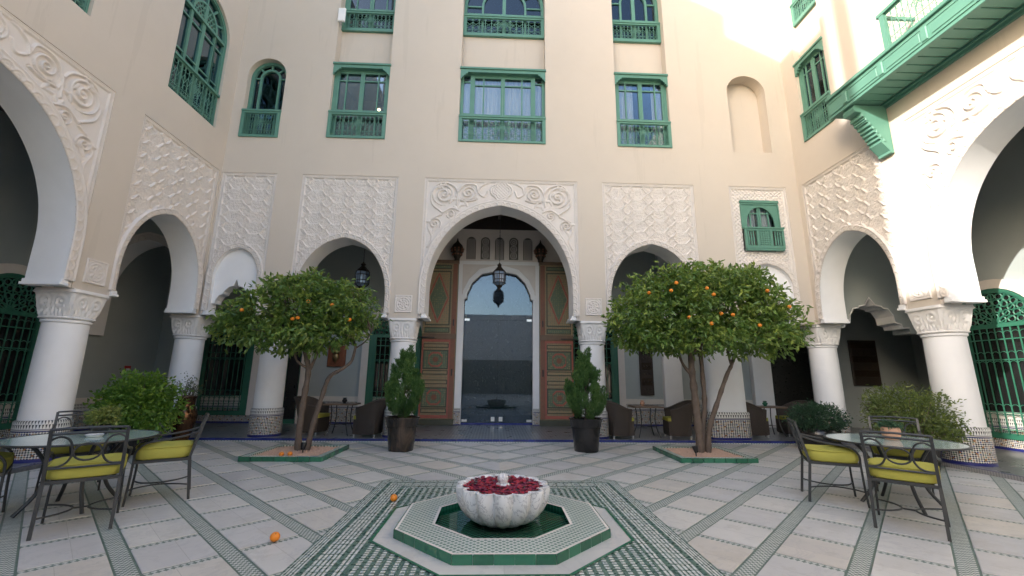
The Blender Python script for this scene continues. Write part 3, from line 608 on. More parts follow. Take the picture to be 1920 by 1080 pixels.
def medallion(par, u, z0=2.99, z1=3.43, hw=.21):
    n = 40; xs = np.linspace(-hw, hw, n); zs = np.linspace(0, z1-z0, n); U, V = np.meshgrid(xs, zs); c = (z1-z0)/2; r = np.hypot(U, V-c); th = np.arctan2(V-c, U)
    H = .010+.008*np.cos(8*th)*np.exp(-((r-.09)/.06)**2)+.010*np.exp(-((r-.165)/.012)**2)+.006*np.cos(r*2*PI/.05); fr = np.minimum(hw-np.abs(U), np.minimum(V, z1-z0-V)); H = np.where(fr < .03, .022, H); H = np.where(fr < .006, 0, H)
    idx = np.arange(n*n).reshape(n, n); q = np.stack([idx[:-1, :-1], idx[:-1, 1:], idx[1:, 1:], idx[1:, :-1]], -1).reshape(-1, 4)
    link('medallion', np_mesh('medallion', np.stack([U, -.004-H, V], -1).reshape(-1, 3), q, 'stucco'), par, (u, 0, z0))
def impost(par, u, side, w=.10, d=.6):
    """white moulded block at the foot of an arch; u is the jamb line, side +1 = opening lies to +u"""
    m = MB()
    for k, (o, z0, z1) in enumerate(((.05, 2.905, 2.965), (.09, 2.862, 2.904))):
        a, b = sorted((u-side*.08, u+side*o*.8)); m.cbox(a, b, -.03-.01*k, d, z0, z1, .008)
    m.build('impost', 'white', par)

ZT = 6.58
BIG = dict(hw=2.01, w=1.83, zc=3.36, za=5.84, zb=2.966); SM = dict(hw=1.235, w=1.10, zc=3.24, za=4.88, zb=2.966)
ME = {}
def shared(key, fn):
    if key not in ME: ME[key] = fn()
    return ME[key]
def arch_bay(par, u, kind, sx=1.0):
    k = BIG if kind == 'big' else SM; a = (k['w'], k['zc'], k['za'], k['zb'])
    fn = relief_scroll if kind == 'big' else relief_sebka
    nm = 'scroll_panel' if kind == 'big' else 'lattice_panel'
    link('carved_panel', shared(nm, lambda: carved_panel(nm, k['hw'], ZT, k['w'], k['zc'], k['za'], 2.86, fn)), par, (u, 0, 0), 0, (sx, 1, 1))
    link('arch_border', shared(kind+'border', lambda: arch_border('arch_border', *a, .175 if kind == 'big' else .13)), par, (u, 0, 0), 0, (sx, 1, 1))
    link('arch_soffit', shared(kind+'soffit', lambda: arch_soffit('arch_soffit', *a, .6)), par, (u, 0, 0), 0, (sx, 1, 1))
    link('arch_inner_face', shared(kind+'back', lambda: back_sheet('arch_inner_face', k['hw']+.1, 6.7, k['w'], k['zc'], k['za'], 2.86, .6)), par, (u, 0, 0), 0, (sx, 1, 1))
    impost(par, u-k['w']*sx, 1); impost(par, u+k['w']*sx, -1)

def niche_bay(par, u, hw, window=False):
    hole = (-.52, .52, 4.76, 6.19) if window else None
    w, zc, za = hw-.16, 3.75, 4.55 if not window else 4.42; zb = 2.966
    zt = ZT
    link('carved_panel', carved_panel('carved_panel', hw, zt, w, zc, za, 2.86, relief_plain if window else relief_sebka, hole=hole), par, (u, 0, 0))
    link('arch_border', arch_border('arch_border', w, zc, za, zb, .13), par, (u, 0, 0)); link('arch_soffit', arch_soffit('arch_soffit', w, zc, za, zb, .3), par, (u, 0, 0))
    top = [(x, z) for x, z in arch_line(w, zc, za, 3.2, 16)]
    sc = [(-w, 3.16), (-w*.86, 3.16), (-w*.84, 3.24), (-w*.72, 3.36), (-w*.55, 3.40), (-w*.52, 3.46), (-w*.3, 3.58), (-w*.12, 3.60), (-w*.09, 3.64), (0, 3.78)]
    sc = sc+[(-x, z) for x, z in sc[-2::-1]]
    m = MB(); m.prism([(x, z) for x, z in top]+sc, .10, .36); m.build('tympanum', 'white', par, False, (u, 0, 0))
    for s in (-1, 1): impost(par, u+s*w, -s, d=.5)
# ------------------------------------------------------------------ the setting: ground
def sheet(name, x0, x1, y0, y1, z, mat): m = MB(); m.quad((x0, y0, z), (x1, y0, z), (x1, y1, z), (x0, y1, z)); return m.build(name, mat)
m = MB(); m.quad((-60, -60, -.02), (60, -60, -.02), (60, 60, -.02), (-60, 60, -.02)); struct(m.build('ground', plain('pale_earth', (.30, .26, .21), .9)))
pav = sheet('courtyard_floor', -7.05, 8.0, -14, 10.3, 0, 'paving'); struct(pav, 'pale marble courtyard paving framed by green and white mosaic bands')
# marble slabs, one object each
def clip(poly, a, b, c):
    o = []
    for i, p in enumerate(poly):
        q = poly[(i+1) % len(poly)]; dp = a*p[0]+b*p[1]-c; dq = a*q[0]+b*q[1]-c
        if dp <= 0: o.append(p)
        if dp*dq < 0: t = dp/(dp-dq); o.append((p[0]+t*(q[0]-p[0]), p[1]+t*(q[1]-p[1])))
    return o
def visible(x, y):
    v = Vector((x, y, -CH)); d = v.dot(fw); return d > .2 and abs(v.dot(R_)/d*F) < 1010 and abs(v.dot(U_)/d*F) < 575
slab_full = None; cells = []
for i in range(-4, 16):
    for k in range(-8, 12):
        s = .05+.895*(i+.5); t = 7.15+.985*(k+.5); hs = .895/2-.074*1.4142-.003; ht = .985/2-.044*1.4142-.003
        P = [((s_-t_)/2, (s_+t_)/2) for s_, t_ in ((s-hs, t-ht), (s+hs, t-ht), (s+hs, t+ht), (s-hs, t+ht))]
        full = list(P)
        for a, b, c in ((1, 0, .097), (-1, 0, 7.0), (0, 1, 10.27), (0, -1, -2.2)): P = clip(P, a, b, c) if len(P) > 2 else P
        if len(P) < 3: continue
        ar = .5*abs(sum(P[q][0]*P[(q+1) % len(P)][1]-P[(q+1) % len(P)][0]*P[q][1] for q in range(len(P))))
        if ar < .012: continue
        cells.append((P, len(P) == 4 and all(abs(p[0]-q[0])+abs(p[1]-q[1]) < 1e-6 for p, q in zip(P, full))))
def slab_mesh(P, cx, cy, mirror):
    # local frame turned 45 degrees so that the middle joint runs along the slab
    ca, sa = math.cos(PI/4), math.sin(PI/4); L = [((x-cx)*ca+(y-cy)*sa, -(x-cx)*sa+(y-cy)*ca) for x, y in P]
    m = MB(); n = len(L); c = .004; mx = sum(p[0] for p in L)/n; my = sum(p[1] for p in L)/n
    sh = lambda p: (p[0]+(mx-p[0])*c/.3, p[1]+(my-p[1])*c/.3)
    m.add([(x, y, 0) for x, y in L]+[(x, y, .005) for x, y in L]+[(*sh(p), .0065) for p in L], [(i, (i+1) % n, n+(i+1) % n, n+i) for i in range(n)]+[(n+i, n+(i+1) % n, 2*n+(i+1) % n, 2*n+i) for i in range(n)]+[tuple(range(2*n, 3*n))])
    return m.mesh('marble_slab', 'marble')
nslab = 0; slab_shared = {}
for P, full in cells:
    for mir in (False, True):
        Q = [(.2-x, y) for x, y in P][::-1] if mir else P
        if mir:
            Q = clip(Q, 1, 0, 7.97)
            if len(Q) < 3: continue
        cx = sum(p[0] for p in Q)/len(Q); cy_ = sum(p[1] for p in Q)/len(Q)
        if not any(visible(*p) for p in Q+[(cx, cy_)]): continue
        if abs(cx-.1) < 1.62 and abs(cy_-4.72) < 1.8: continue
        if full:
            key = mir
            if key not in slab_shared: slab_shared[key] = slab_mesh(Q, cx, cy_, mir)
            me = slab_shared[key]
        else: me = slab_mesh(Q, cx, cy_, mir)
        o = link('marble_slab', me, pav, (cx, cy_, .0005), PI/4); nslab += 1
print('slabs', nslab)
# right half of the courtyard reaches further: gallery platform
gal = MB()
for x0, x1, y0, y1 in ((-11, 13.5, 10.3, 13.4), (-11, -7.05, -9, 10.3), (8.0, 13.5, -9, 10.3)): gal.box(x0, x1, y0, y1, -.01, .07)
gf = gal.build('gallery_floor', 'gfloor'); struct(gf, 'grey patterned mosaic floor of the arcade walk')
et = MB(); et.cbox(-.079, .079, -.012, .012, .022, .0735, .004); etm = et.mesh('edge_tile', 'bluetile')
def edge_run(p, d, n, rz):
    for i in range(n): link('edge_tile', etm, gf, (p[0]+d[0]*.163*i, p[1]+d[1]*.163*i, 0), rz)
edge_run((-6.96, 10.285), (1, 0), 92, 0)
edge_run((8.0+.015, 10.2), (0, -1), 34, -PI/2); edge_run((-7.05-.015, 10.2), (0, -1), 38, PI/2)
m = MB(); m.box(-7.05, 8.0, 10.272, 10.298, .0, .021); struct(m.build('step_base', 'checker'), 'thin mosaic strip under the blue step edge')
# ------------------------------------------------------------------ back facade
bf = thing('courtyard_facade', 'cream facade facing the camera with central arch and green windows', 'facade', (0, 10.45, 0))
ST = [(-4.6, -3.06), (-1.11, 1.25), (3.22, 4.72)]; rects = []
for a, b in ((-7.12, -5.74), (-5.09, -2.62), (-1.935, 2.085), (2.75, 5.22), (6.19, 7.77)): rects.append((a, b, 2.86, ZT, .06, False))
for a, b in ST: rects.append((a, b, 7.65, 14.2, .28, True))
for a, b in ST:
    for z0, z1 in ((7.65, 9.93), (11.22, 13.6)): rects.append((a, b, z0, z1, .34, False))
rects += [(-6.87, -5.86, 7.6, 10.0, .34, False), (6.42, 7.52, 7.6, 10.0, .36, True)]
wl = grid_wall([-7.15, 8.1], [2.86, 14.2], rects); wl.box(-7.15, 8.1, .35, 6, 13.9, 14.19)
for a, b in ((-6.87, -5.86), (6.42, 7.52)):
    for zt in (10.0,): spandrel(wl, a, b, zt-.52, zt-.004, .34, top=zt)
wl.build('wall', 'cream', bf)
arch_bay(bf, .075, 'big'); arch_bay(bf, -3.855, 'small'); arch_bay(bf, 3.985, 'small')
niche_bay(bf, -6.43, .69); niche_bay(bf, 6.98, .79, True)
for u in (-2.29, 2.43): medallion(bf, u)
for u, sx, sq in ((-5.40, 1, 0), (-2.29, 1, 0), (2.43, 1, 0), (5.69, 1.52, .6)): column(bf, u, .31, sx, sq)
make_window(bf, *ST[0], 7.65, 8.42, 9.93, curtain=None, lamp=True); make_window(bf, *ST[1], 7.65, 8.42, 9.93, side=.22); make_window(bf, *ST[2], 7.65, 8.42, 9.93, curtain='half')
make_window(bf, *ST[0], 11.22, 11.88, 13.6, yw=.34, curtain=None, yr=.20); make_window(bf, *ST[1], 11.22, 11.88, 13.45, yw=.34, style='arch', curtain='curtain', hood=False, yr=.20); make_window(bf, *ST[2], 11.22, 11.86, 13.35, yw=.34, style='arch', curtain='drape', hood=False, yr=.20)
make_window(bf, -6.87, -5.86, 7.6, 8.38, 10.0, yw=.22, style='arch', curtain=None, hood=False)
# small shuttered window with turned balusters above the right niche
m = MB(); u0, u1, z0, zr, z1 = 6.46, 7.50, 4.77, 5.40, 6.18; cx = 6.98
m.box(u0, u1, -.02, .10, z1-.07, z1); m.box(u0+.01, u1-.01, 0, .10, z1-.12, z1-.071)
sp = [(cx+.38*math.cos(PI*i/16), 5.52+.48*math.sin(PI*i/16)) for i in range(17)]
m.prism([(u1-.03, zr+.01), (u1-.03, z1-.121), (u0+.03, z1-.121), (u0+.03, zr+.01), (cx-.38, zr+.01)]+sp[::-1]+[(cx+.38, zr+.01)], .02, .06)
for x in (u0, u1-.03): m.box(x, x+.03, 0, .10, zr+.01, z1-.121)
for x in (cx-.045, cx+.005): m.box(x, x+.04, .065, .10, zr, 6.02)
for x in (cx-.26, cx+.23): m.box(x, x+.03, .065, .10, zr, 6.0)
m.box(cx-.38, cx+.38, .066, .095, 5.82, 5.85)
wn_ = m.build('window', 'green', bf)
m = MB(); m.box(u0+.03, u1-.03, .10, .104, zr, z1-.12); m.build('pane', 'glass', wn_); m = MB()
for p, q in ((cx-.36, cx-.06), (cx+.08, cx+.36)):
    n = 16; m.add([(p+(q-p)*i/n, .16+.02*math.sin(i*1.3), z) for z in (zr, 6.05) for i in range(n+1)], [(i, i+1, n+2+i, n+1+i) for i in range(n)])
m.build('curtain', 'curtain', wn_); m = MB(); m.box(u0, u1, .3, .32, z0, z1); m.build('room_recess', 'room', wn_)
m = MB(); yf = -.09; m.cbox(u0-.02, u1+.02, yf-.02, yf+.07, zr-.045, zr); m.box(u0, u1, yf, yf+.05, zr-.10, zr-.046); m.box(u0, u1, yf, yf+.05, z0+.05, z0+.12); m.box(u0+.02, u1-.02, yf+.01, yf+.10, z0, z0+.049)
for x in (u0, u1-.06, u0+.31, u1-.37): m.box(x, x+.06, yf, yf+.05, z0+.121, zr-.101)
rl = m.build('railing', 'green', wn_)
bal = MB(); bal.lathe([(.012, 0), (.022, .03), (.012, .06), (.02, .12), (.024, .20), (.012, .27), (.022, .30), (.012, .33), (.018, .40)], 8); bm_ = bal.mesh('baluster', 'green', True)
for x in (u0+.10, u0+.165, u0+.23, u1-.23, u1-.165, u1-.10): link('baluster', bm_, wn_, (x, yf+.025, z0+.121))
m = MB(); nx, nz = 5, 7; a, b, c, d = u0+.37, u1-.37, z0+.121, zr-.101
for i in range(nx+1): x = a+(b-a)*i/nx; m.box(x-.014, x+.014, yf+.01, yf+.03, c, d)
for j in range(nz+1): z = c+(d-c)*j/nz; m.box(a, b, yf+.012, yf+.028, z-.014, z+.014)
m.build('pierced_panel', 'green', wn_)
# ------------------------------------------------------------------ left facade (u = Y)
lf = thing('courtyard_facade', 'cream facade along the left edge with a big scroll-carved arch', 'facade', (-7.15, 0, 0), PI/2)
rects = []
for c, h in ((5.3, 2.01), (9.17, 1.192), (1.43, 1.235)): rects.append((c-h, c+h, 2.86, ZT, .06, False))
rects += [(8.37, 9.96, 7.52, 10.72, .22, False), (4.55, 6.57, 7.52, 10.72, .22, False), (.6, 2.2, 7.52, 10.72, .22, False), (8.37, 9.96, 11.4, 14.2, .22, True), (4.55, 6.57, 11.4, 14.2, .22, True)]
wl = grid_wall([-3.34, 10.45], [2.86, 15.2], rects)
for a, b in ((8.37, 9.96), (4.55, 6.57), (.6, 2.2)): spandrel(wl, a, b, 10.72-(b-a)/2, 10.716, .22, top=10.72)
wl.box(-3.34, -3.16, .0, .35, 15.2, 27); wl.box(-2.66, .15, .0, 6, 15.2, 18.3); wl.box(.15, 10.45, .0, 6, 15.2, 19.05); wl.box(-3.34, -2.661, .0, 5, 15.191, 15.2)  # unseen roof blocks and thin shaft, shaped to cast the facade shadows
wl.quad((-3.34, 0, 0), (-3.34, 6, 0), (-3.34, 6, 15.2), (-3.34, 0, 15.2)); wl.quad((-3.34, 5.99, 0), (10.45, 5.99, 0), (10.45, 5.99, 18), (-3.34, 5.99, 18)); wl.quad((-3.34, 0, 2.86), (0.2, 0, 2.86), (.2, 0, 0), (-3.34, 0, 0))
wl.quad((-3.34, 0, 15.19), (10.45, 0, 15.19), (10.45, 6, 15.19), (-3.34, 6, 15.19)); wl.build('wall', 'cream', lf)
arch_bay(lf, 5.3, 'big'); arch_bay(lf, 9.17, 'small', .965); arch_bay(lf, 1.43, 'small')
medallion(lf, 7.67)
for u in (7.68, 2.95, .05): column(lf, u, .31)
column(lf, 10.76, .31)
def arch_window(par, u0, u1, z0, zr, z1):
    """tall round-headed window with carved fan-light"""
    w = make_window(par, u0, u1, z0, zr, z1, yw=.13, style='arch', curtain=None, hood=False, rail=False, gm2='glass2'); cx = (u0+u1)/2; hw = (u1-u0)/2; zc = z1-hw
    m = MB(); m.box(u0+.085, u1-.085, .06, .15, zc-.10, zc-.03); m.cbox(u0+.02, u1-.02, .0, .12, zr-.05, zr+.01)
    for s in (-1, 1): m.box(cx+s*hw*.55-.02, cx+s*hw*.55+.02, .09, .14, zr, zc-.10)
    for z in (zr+.22, zc-.36): m.box(u0+.08, u1-.08, .10, .135, z, z+.035)
    m.build('transom', 'green', w)
    m = MB(); r1 = hw*.54
    for ri in (.2, .4, .62, .82):
        k = max(3, int(ri*14))
        for i in range(k): a = PI*(i+.5)/k; c = (cx+r1*ri*math.cos(a), zc+r1*ri*math.sin(a)); m.tube([(c[0]+.06*math.cos(2*PI*q/8), .115, c[1]+.06*math.sin(2*PI*q/8)) for q in range(8)], .013, 4, True)
    m.build('fanlight_tracery', 'green', w); link('grille', GRILLE, w, (cx, .05, z0+.03), 0, ((u1-u0-.16)/1.3, 1, (zr-.05-z0-.03)/.56))
    return w
arch_window(lf, 8.37, 9.96, 7.52, 8.42, 10.72); arch_window(lf, 4.55, 6.57, 7.52, 8.42, 10.72)
# ------------------------------------------------------------------ right facade (u = -Y)
rf = thing('courtyard_facade', 'sunlit cream facade along the right edge below the green canopy', 'facade', (8.1, 0, 0), -PI/2)
rects = []
for c, h in ((-5.36, 2.01), (-9.15, 1.155), (-1.6, 1.235)): rects.append((c-h, c+h, 2.86, ZT, .06, False))
rects += [(-9.95, -8.95, 7.65, 14, .2, True), (-9.95, -8.95, 7.65, 10.0, .3, False), (-9.95, -8.95, 11.25, 13.5, .3, False), (-6.8, -3.9, 7.66, 11.5, .3, True)]
wl = grid_wall([-10.45, 9.0], [2.86, 14.0], rects); wl.box(-10.45, 9, .7, 6, 7.2, 13.99); wl.quad((1.0, 0, 0), (9, 0, 0), (9, 0, 2.86), (1.0, 0, 2.86)); wl.build('wall', 'cream', rf)
arch_bay(rf, -5.36, 'big'); arch_bay(rf, -9.15, 'small', .935); arch_bay(rf, -1.6, 'small')
medallion(rf, -7.70)
for u in (-7.71, -3.1, -.2): column(rf, u, .31)
column(rf, -10.76, .31)
make_window(rf, -9.95, -8.95, 7.65, 8.42, 9.98, yw=.12, curtain='half'); make_window(rf, -9.95, -8.95, 11.25, 11.9, 13.5, yw=.24, yr=.12)
# canopy with balcony rail on top
cn = MB(); yf = -.75; uA, uB = -8.22, -2.0
cn.box(uA, uB, yf, yf+.05, 7.17, 7.58); cn.cbox(uA-.04, uB, yf-.05, yf+.06, 7.58, 7.66, .012); cn.cbox(uA-.02, uB, yf-.025, yf+.055, 7.13, 7.17, .008); cn.box(uA, uB, yf-.012, yf, 7.50, 7.53); cn.box(uA, uB, yf-.018, yf, 7.22, 7.245)
cn.box(uA, uA+.05, yf+.05, 0, 7.17, 7.6); cn.box(uA, uB, yf+.06, -.002, 7.60, 7.65); cn.box(uA, uB, -.09, -.002, 7.12, 7.17); cn.box(uA+.05, uB, -.05, -.002, 7.06, 7.12)
can = cn.build('canopy', 'green', rf)
m = MB(); m.box(-.36, .36, -.009, 0, 7.28, 7.47); pm = None
for k in range(7):
    u = uA+.45+.86*k; q = MB(); q.cbox(-.055, .055, -.04, 0, 7.24, 7.49, .012); link('fascia_block', shared('fblk', lambda: q.mesh('fascia_block', 'green')), can, (u, yf-.0, 0))
    q2 = MB(); q2.cbox(-.33, .33, -.014, 0, 7.285, 7.46, .008); link('fascia_panel', shared('fpan', lambda: q2.mesh('fascia_panel', 'green')), can, (u+.43, yf, 0))
q = MB(); q.cbox(-.098, .098, 0, .001, 0, .001); pl = MB(); pl.add([(-.098, -.70, 7.170), (.098, -.70, 7.170), (.098, -.10, 7.170), (-.098, -.10, 7.170), (-.092, -.69, 7.150), (.092, -.69, 7.150), (.092, -.15, 7.150), (-.07, -.12, 7.150)], [(4, 5, 6, 7)[::-1], (0, 1, 5, 4)[::-1], (1, 2, 6, 5)[::-1], (2, 3, 7, 6)[::-1], (3, 0, 4, 7)[::-1]]); plm = pl.mesh('soffit_plank', 'green')
for k in range(30): link('soffit_plank', plm, can, (uA+.16+.205*k, 0, 0))
# carved bracket under the canopy end
bp = [(-.02, 6.05), (-.02, 7.12), (-.70, 7.12), (-.73, 7.04), (-.70, 6.97), (-.62, 6.96)]
st = [(-.62, 6.96)]
for k in range(9): st += [(st[-1][0]+.052, st[-1][1]-.018), (st[-1][0]+.040, st[-1][1]-.075)]
bp = bp+st[1:]+[(-.10, 6.10), (-.10, 6.05)]
m = MB(); m.prism(bp, -.14, .14, 'x'); m.v = [(x-7.80, y, z) for x, y, z in m.v]; br = m.build('canopy_bracket', 'green', rf)
for k in range(7):
    q = MB(); y = -.56+.062*k; z = 6.90-.092*k; q.cbox(-.155, .155, y-.02, y+.03, z-.05, z+.015, .008); q.v = [(x-7.80, yy, zz) for x, yy, zz in q.v]; q.build('bracket_step', 'green', br)
# balcony railing standing on the canopy
m = MB(); yb = -.66; a, b = -6.83, -2.2
m.cbox(a-.05, b, yb-.05, yb+.05, 8.46, 8.53); m.box(a, b, yb-.03, yb+.03, 7.66, 7.73); m.box(a, a+.09, yb-.04, yb+.04, 7.73, 8.46); m.box(a, a+.05, yb+.04, 0, 8.40, 8.46); m.box(a, a+.05, yb+.04, 0, 7.66, 7.72)
for k in range(1, 4): u = a+1.4*k; m.box(u-.04, u+.04, yb-.03, yb+.03, 7.73, 8.46)
rl = m.build('balcony_railing', 'green', rf)
for k in range(3): link('grille', GRILLE, rl, (a+.09+.66+1.4*k, yb, 7.735), 0, (1, 1, .72/.56))
# ------------------------------------------------------------------ galleries behind the arches
gw = MB()
def vwall(p, q, z0, z1, m=gw): m.quad((p[0], p[1], z0), (q[0], q[1], z0), (q[0], q[1], z1), (p[0], p[1], z1))
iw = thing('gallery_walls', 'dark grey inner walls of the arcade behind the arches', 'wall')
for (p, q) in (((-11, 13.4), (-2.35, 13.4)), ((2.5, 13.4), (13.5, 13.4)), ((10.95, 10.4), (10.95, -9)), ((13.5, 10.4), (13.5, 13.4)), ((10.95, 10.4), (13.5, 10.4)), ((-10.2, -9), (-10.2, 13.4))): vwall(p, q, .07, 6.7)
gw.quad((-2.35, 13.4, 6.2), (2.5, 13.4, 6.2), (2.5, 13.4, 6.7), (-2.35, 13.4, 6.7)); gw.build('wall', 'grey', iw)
m = MB()
for x0, x1, y0, y1 in ((-11, 13.5, 11.05, 13.5), (-11, -7.75, -9, 11.05), (8.7, 13.5, -9, 11.05)):
    m.box(x0, x1, y0, y1, 6.69, 6.75)
m.build('ceiling', 'ceil', iw); m = MB()
for k in range(40): x = -10.8+.6*k; m.box(x, x+.10, 11.06, 13.39, 6.56, 6.689)
m.build('ceiling_beams', 'ceil', iw)
# tiled dado round the gallery
m = MB(); d = .03
def dado(p, q, n, m=m):
    p, q, n = Vector((*p, 0)), Vector((*q, 0)), Vector((*n, 0)); L = (q-p).length; a, b = p+n*d, q+n*d
    m.add([(a.x, a.y, .07), (b.x, b.y, .07), (b.x, b.y, .86), (a.x, a.y, .86), (p.x, p.y, .86), (q.x, q.y, .86)], [(0, 1, 2, 3), (3, 2, 5, 4)], [(0, 0), (L, 0), (L, .79), (0, .79), (0, .8), (L, .8)])
dado((-10.2, 13.4), (-5.85, 13.4), (0, -1)); dado((-4.85, 13.4), (-4.1, 13.4), (0, -1)); dado((-4.0, 13.4), (-2.30, 13.4), (0, -1)); dado((2.45, 13.4), (9.0, 13.4), (0, -1)); dado((10.95, 10.4), (10.95, -9), (-1, 0)); dado((-10.2, -9), (-10.2, 13.4), (1, 0))
dado((-5.6, 13.4), (-4.85, 13.4), (0, -1)); m.build('tiled_dado', 'dado', iw)
# arches across the galleries at the corners
m = MB(); ln = arch_line(1.1, 3.2, 4.85, 2.4, 18); poly = [(1.6, 2.4), (1.6, 6.7), (-1.6, 6.7), (-1.6, 2.4)]+ln[::-1]
m.prism(poly, 0, .5); m.build('cross_arch', 'grey', iw, False, (-9.0, 10.9, 0)); link('arch_border', arch_border('arch_border', 1.1, 3.2, 4.85, 2.4, .2), iw, (-9.0, 10.90, 0)); link('arch_soffit', arch_soffit('arch_soffit', 1.098, 3.2, 4.848, 2.4, .51, 'white', -.02), iw, (-9.0, 10.9, 0))
sc = [(-.98, 2.86), (-.80, 2.86), (-.78, 2.95), (-.62, 3.00), (-.60, 3.18), (-.48, 3.36), (-.34, 3.38), (-.32, 3.42), (-.14, 3.46), (0, 3.66)]; sc = sc+[(-x, z) for x, z in sc[-2::-1]]
m = MB(); m.prism([(1.35, 2.70), (1.35, 6.7), (-1.35, 6.7), (-1.35, 2.70), (-.98, 2.70)]+sc+[(.98, 2.70)], 0, .5); m.build('cross_arch', 'grey', iw, False, (9.85, 10.75, 0))
m = MB(); o2 = [(x*1.0, z) for x, z in sc]; i2 = [(x*.965, z-.03) for x, z in sc]; n = len(o2)
m.add([(x, -.02, z) for x, z in o2]+[(x, -.02, z) for x, z in i2]+[(x, .52, z) for x, z in i2], [(i, i+1, n+i+1, n+i) for i in range(n-1)]+[(n+i, n+i+1, 2*n+i+1, 2*n+i) for i in range(n-1)]); m.build('scalloped_trim', 'white', iw, False, (9.85, 10.75, 0))
for x0, x1 in ((5.2, 5.76), (8.0, 8.6)): m = MB(); m.cbox(x0, x1, 13.20, 13.37, .07, 6.6, .01); m.build('pilaster', 'white', iw)
m = MB(); m.box(-10.9, 13.4, 13.9, 13.95, 0, 6.7); m.box(8.7, 9.95, 13.36, 13.41, .07, 3.0); m.build('doorway_shade_sheet', 'black', iw)  # black sheets put the darkness of the openings into colour
m = MB(); m.box(-6.9, -5.9, 13.34, 13.40, .07, 2.9); m.build('side_door', 'dgreen', iw); m = MB(); m.box(-5.86, -5.6, 13.32, 13.39, .07, 3.0); m.build('door_surround', 'stucco', iw); m = MB(); m.box(-6.25, -5.9, 13.325, 13.339, .2, 2.8); m.build('door_gap_shade', 'black', iw)  # last slab is painted black as the shade of a door gap
# green arched windows in the gallery walls
def gallery_window(hw, z0, zc, surround=.2, mat='dgreen'):
    w = link('window', None, iw); n = 20
    def ol(a, e=0.0): return [(a, z0-e)]+[(a*math.cos(PI*i/n), zc+a*math.sin(PI*i/n)) for i in range(n+1)]+[(-a, z0-e)]
    m = MB(); m.ring(ol(hw+surround), ol(hw), -.07, .02); fr = m.build('stucco_surround', 'stucco', w)
    m = MB(); m.ring(ol(hw), ol(hw-.10), -.05, .03); m.ring(ol(hw-.03), ol(hw-.07), -.065, .02); m.box(-hw+.1, hw-.1, -.045, .02, zc-.06, zc+.02); m.box(-hw+.1, hw-.1, -.045, .02, z0, z0+.12)
    m.box(-hw+.1, -hw+.22, -.04, .02, z0+.12, zc-.06); m.box(hw-.22, hw-.1, -.04, .02, z0+.12, zc-.06); m.build('frame', mat, w)
    m = MB(); nb = 9; a = hw-.22
    for i in range(nb): x = -a+2*a*i/(nb-1); m.bar((x, -.10, z0+.12), (x, -.10, zc-.06), .018)
    for z in (z0+.20, z0+.55, zc-.75, zc-.32): m.bar((-a, -.10, z), (a, -.10, z), .024)
    for z in (z0+.45, z0+.65, zc-.85, zc-.65, zc-.22):
        for i in range(nb-1): x = -a+2*a*(i+.5)/(nb-1); R = a/(nb-1); m.tube([(x+R*math.cos(PI*q/5), -.10, z+R*math.sin(PI*q/5)) for q in range(6)], .008, 4)
    m.build('bars', mat, w)
    m = MB(); r1 = hw-.12
    for ri in (.22, .45, .68, .88):
        k = max(3, int(ri*15))
        for i in range(k): t = PI*(i+.5)/k; c = (r1*ri*math.cos(t), zc+.02+r1*ri*math.sin(t)); R = .065; m.tube([(c[0]+R*math.cos(2*PI*q/8), -.02, c[1]+R*math.sin(2*PI*q/8)) for q in range(8)], .016, 4, True)
    for t in np.linspace(0, PI, 9): m.bar((0, -.02, zc+.02), (r1*math.cos(t), -.02, zc+.02+r1*math.sin(t)), .02)
    m.build('fanlight', mat, w); m = MB(); m.prism(ol(hw-.08)[::-1], .002, .012); m.build('pane', 'blackglass', w)
    return w
g = NG('dark_window_glass'); MT['blackglass'] = g.fin((.012, .012, .012), .06, 0, .6)
gwin = gallery_window(.80, .30, 2.70); gwin.location = (-3.08, 13.38, 0)
for x, y, rz in ((3.02, 13.38, 0), (10.93, 8.85, -PI/2), (10.93, 4.5, -PI/2), (-10.18, 9.2, PI/2), (-10.18, 5.2, PI/2), (-8.1, 13.38, 0)):
    c = copy_tree(gwin, iw); c.location = (x, y, 0); c.rotation_euler = (0, 0, rz)
# wall behind the camera, seen only in the door glass, and the low wing on the left
ob_ = thing('opposite_wall', 'low cream wall with tiled lower half reflected in the glass door', 'wall', (0, -14, 0))
m = MB(); m.box(-12, 13, -.5, 0, 3.1, 7.2); m.box(-12, 13, -.55, .06, 7.2, 7.4); m.build('wall', 'white', ob_); m = MB(); m.add([(-12, .02, 0), (13, .02, 0), (13, .02, 3.1), (-12, .02, 3.1)], [(0, 1, 2, 3)], [(0, .06), (25, .06), (25, .44), (0, .44)]); m.build('tiled_panel', plain('tile_wall', (.30, .31, .28), .4, 0, .5, 9), ob_)
lw_ = thing('low_wing', 'unseen low cream side wing beyond the left facade', 'wall', (-7.15, -9, 0)); m = MB(); m.box(-5, 0, 0, 4.55, 0, 8.8); m.box(-5, 0, 4.55, 5.655, 0, 10.9); m.build('wall', 'cream', lw_)  # out of view; taller end block added to shade the right column
